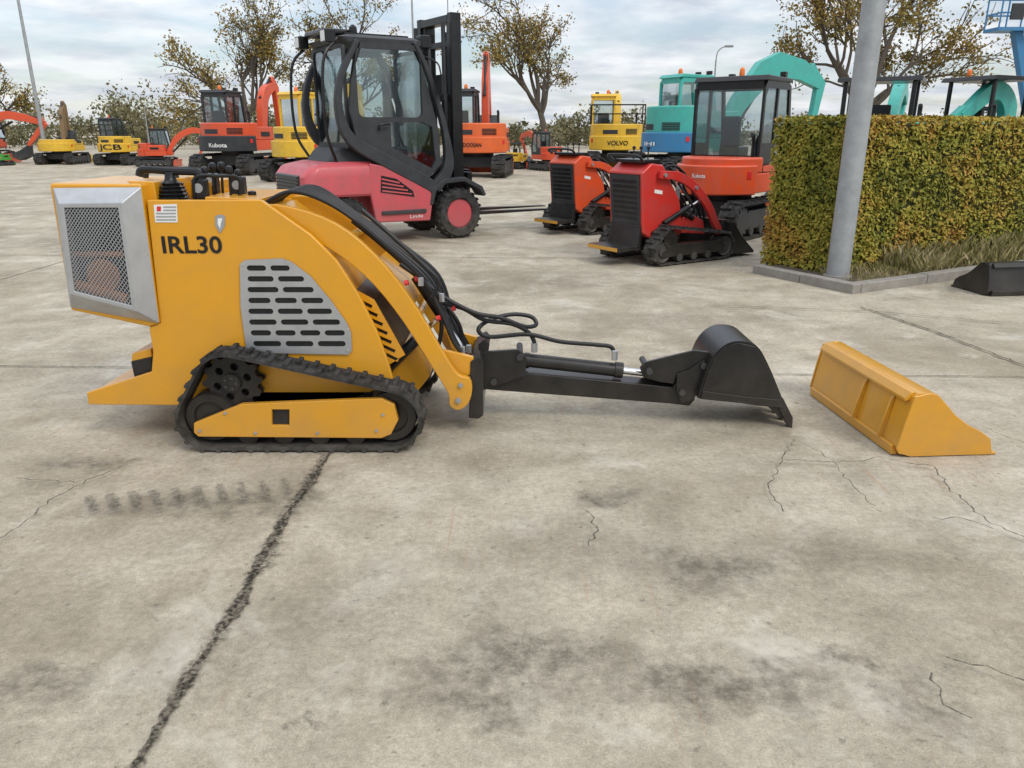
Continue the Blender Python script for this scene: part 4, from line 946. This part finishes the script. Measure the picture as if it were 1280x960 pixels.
# ================================================================= TREES
TL=leafmat('autumn_leaves',[(.09,.085,.025),(.18,.145,.038),(.27,.19,.05),(.33,.185,.045)],.4,.5)
def tree(label,u,Y,h,spread,seed,nleaf,tr=.26,th=.3,lsz=.09,limb=.26):
    rnd=random.Random(seed); x=(u-640)/F*(Y*CP+.4)
    o=thing('tree',label,'tree',(x,Y,0),0,'autumn trees behind the yard')
    m=MB(); tips=[]
    def br(p,d,L,r,dep):
        n=4; pts=[p]; q=p; dd=d.copy()
        for i in range(n):
            dd=(dd+Vector((rnd.gauss(0,.18),rnd.gauss(0,.18),rnd.gauss(.02,.14)))).normalized(); q=q+dd*L/n; pts.append(q)
        m.tube(pts,r,6 if dep<2 else 4,2 if dep<2 else 1,None,r*.55)
        if dep>=3: tips.extend(pts[1:])
        if dep==4: return
        nc=[6,4,4,3][dep]
        for i in range(nc):
            t=rnd.uniform(.45,1.0) if dep else rnd.uniform(.7,1.0)
            k=min(int(t*n),n-1); bp=pts[k].lerp(pts[k+1],t*n-k) if i<nc-1 else pts[-1]
            if dep==0:
                a=2*PI*i/nc+rnd.uniform(-.4,.4); el=rnd.uniform(.35,1.15); nd=Vector((math.cos(a)*math.cos(el)*spread,math.sin(a)*math.cos(el)*spread,math.sin(el)))
                if i==nc-1: nd=Vector((rnd.gauss(0,.15),rnd.gauss(0,.15),1))
            else:
                ax=Vector((rnd.gauss(0,1),rnd.gauss(0,1),rnd.gauss(0,1))).normalized(); nd=Matrix.Rotation(rnd.uniform(.35,.95),3,ax)@dd; nd.z+=.12
            LL=L*rnd.uniform(.55,.8) if dep else h*rnd.uniform(limb*.8,limb*1.2)*(1.35 if i==nc-1 else 1)
            br(bp,nd.normalized(),LL,r*.55*rnd.uniform(.8,1.1),dep+1)
    br(Vector((0,0,-.05)),Vector((0,0,1)),h*th,tr,0)
    m.build('trunk',BARK,o)
    pts=[]
    for i in range(nleaf):
        c=tips[rnd.randrange(len(tips))]
        if noise.noise(c*.7+Vector((seed,0,0)))<-.04 and rnd.random()<.88: continue
        pts.append(c+Vector((rnd.gauss(0,.21),rnd.gauss(0,.21),rnd.gauss(0,.16))))
    leafobj('crown',pts,lsz,TL,seed+1,o,asp=.8)
tree('sparse autumn tree above the orange excavator left of the forklift',296,48,10.4,.85,3,11500,limb=.24,lsz=.075)
tree('autumn tree half hidden behind the forklift cab roof',426,52,12,.8,8,11500,limb=.23,lsz=.078)
tree('slender autumn tree with bare trunk between forklift mast and yellow excavator',686,48,10.8,.75,13,10000,limb=.24,lsz=.075)
tree('broad brown leaved tree behind the hedge and steel post',1072,36,9.0,1.25,21,22000,lsz=.07,limb=.33)
tree('autumn tree cut off by the left edge',-25,52,6.8,.9,31,8000,lsz=.078)
WL=leafmat('woodland_leaves',[(.085,.092,.05),(.13,.13,.07),(.18,.16,.08),(.21,.16,.09)],.6,.10)
rnd=random.Random(77); pts=[]
for i in range(20000):
    x=rnd.uniform(-62,42); h=1.5+.5*noise.noise(Vector((x*.3,7,2)))+(.5 if x<-20 else 0); pts.append(Vector((x,84+rnd.uniform(-2,3),rnd.uniform(0,h))))
for i in range(120):
    x=rnd.uniform(-62,42); y=rnd.uniform(66,82); h=rnd.choice((1.9,2.3,2.8,3.3,4.2))*rnd.uniform(.8,1.2)*(1.3 if x<-20 else (.85 if abs(x-5)<18 else 1)); wd_=h*rnd.uniform(.35,.6)
    cl=[Vector((rnd.gauss(0,1),rnd.gauss(0,1),rnd.gauss(0,1))).normalized()*rnd.random()**.5 for _ in range(10)]
    for k in range(330):
        c_=cl[rnd.randrange(10)]; d=c_+Vector((rnd.gauss(0,.2),rnd.gauss(0,.2),rnd.gauss(0,.2)))
        pts.append(Vector((x+d.x*wd_,y+d.y*wd_,max(.05,h*.5+d.z*h*.45))))
wd=leafobj('woodland',pts,.15,WL,78,asp=.8); tag(wd,'distant band of brown and green trees along the horizon','trees',None,'stuff')

# ================================================================= SKY + LIGHT
w=bpy.data.worlds.new('World'); scene.world=w; w.use_nodes=True; N=w.node_tree.nodes; L=w.node_tree.links; N.clear()
out=N.new('ShaderNodeOutputWorld'); sky=N.new('ShaderNodeTexSky'); sky.sky_type='NISHITA'; sky.sun_disc=False
SE,SR=R(44),R(140)
sky.sun_elevation=SE; sky.sun_rotation=SR
bg1=N.new('ShaderNodeBackground'); bg1.inputs['Strength'].default_value=.13; L.new(sky.outputs[0],bg1.inputs['Color'])
tc=N.new('ShaderNodeTexCoord'); sx=N.new('ShaderNodeSeparateXYZ'); L.new(tc.outputs['Generated'],sx.inputs[0])
def mth(op,a,b):
    x=N.new('ShaderNodeMath'); x.operation=op
    for i,q in enumerate((a,b)):
        if isinstance(q,(int,float)): x.inputs[i].default_value=q
        else: L.new(q,x.inputs[i])
    return x.outputs[0]
zz=mth('MAXIMUM',sx.outputs['Z'],0.0); dn=mth('ADD',zz,.14)
cb=N.new('ShaderNodeCombineXYZ'); L.new(mth('DIVIDE',sx.outputs['X'],dn),cb.inputs[0]); L.new(mth('DIVIDE',sx.outputs['Y'],dn),cb.inputs[1])
n1=N.new('ShaderNodeTexNoise'); n1.inputs['Scale'].default_value=1.25; n1.inputs['Detail'].default_value=6; n1.inputs['Roughness'].default_value=.55; n1.inputs['Distortion'].default_value=.3; L.new(cb.outputs[0],n1.inputs['Vector'])
r1=N.new('ShaderNodeValToRGB'); r1.color_ramp.elements[0].position=.36; r1.color_ramp.elements[1].position=.58; L.new(n1.outputs['Fac'],r1.inputs['Fac'])
n2=N.new('ShaderNodeTexNoise'); n2.inputs['Scale'].default_value=1.9; n2.inputs['Detail'].default_value=5; n2.inputs['Roughness'].default_value=.55; L.new(cb.outputs[0],n2.inputs['Vector'])
r2=N.new('ShaderNodeValToRGB'); r2.color_ramp.elements[0].position=.33; r2.color_ramp.elements[1].position=.62; r2.color_ramp.elements[0].color=(.53,.59,.67,1); r2.color_ramp.elements[1].color=(.90,.915,.94,1); L.new(n2.outputs['Fac'],r2.inputs['Fac'])
bg2=N.new('ShaderNodeBackground'); L.new(r2.outputs[0],bg2.inputs['Color']); L.new(mth('ADD',mth('MULTIPLY',zz,1.4),.98),bg2.inputs['Strength'])
mx=N.new('ShaderNodeMixShader'); fac=mth('ADD',mth('MULTIPLY',r1.outputs[0],.70),.28); L.new(fac,mx.inputs[0]); L.new(bg1.outputs[0],mx.inputs[1]); L.new(bg2.outputs[0],mx.inputs[2]); L.new(mx.outputs[0],out.inputs['Surface'])
sl=bpy.data.lights.new('sun','SUN'); sl.energy=1.5; sl.angle=R(20); sl.color=(1,.94,.85); so_=bpy.data.objects.new('sun',sl); col.objects.link(so_)
sd=Vector((math.sin(SR)*math.cos(SE),math.cos(SR)*math.cos(SE),math.sin(SE)))
so_.rotation_euler=sd.to_track_quat('Z','Y').to_euler(); so_.location=(0,0,20)
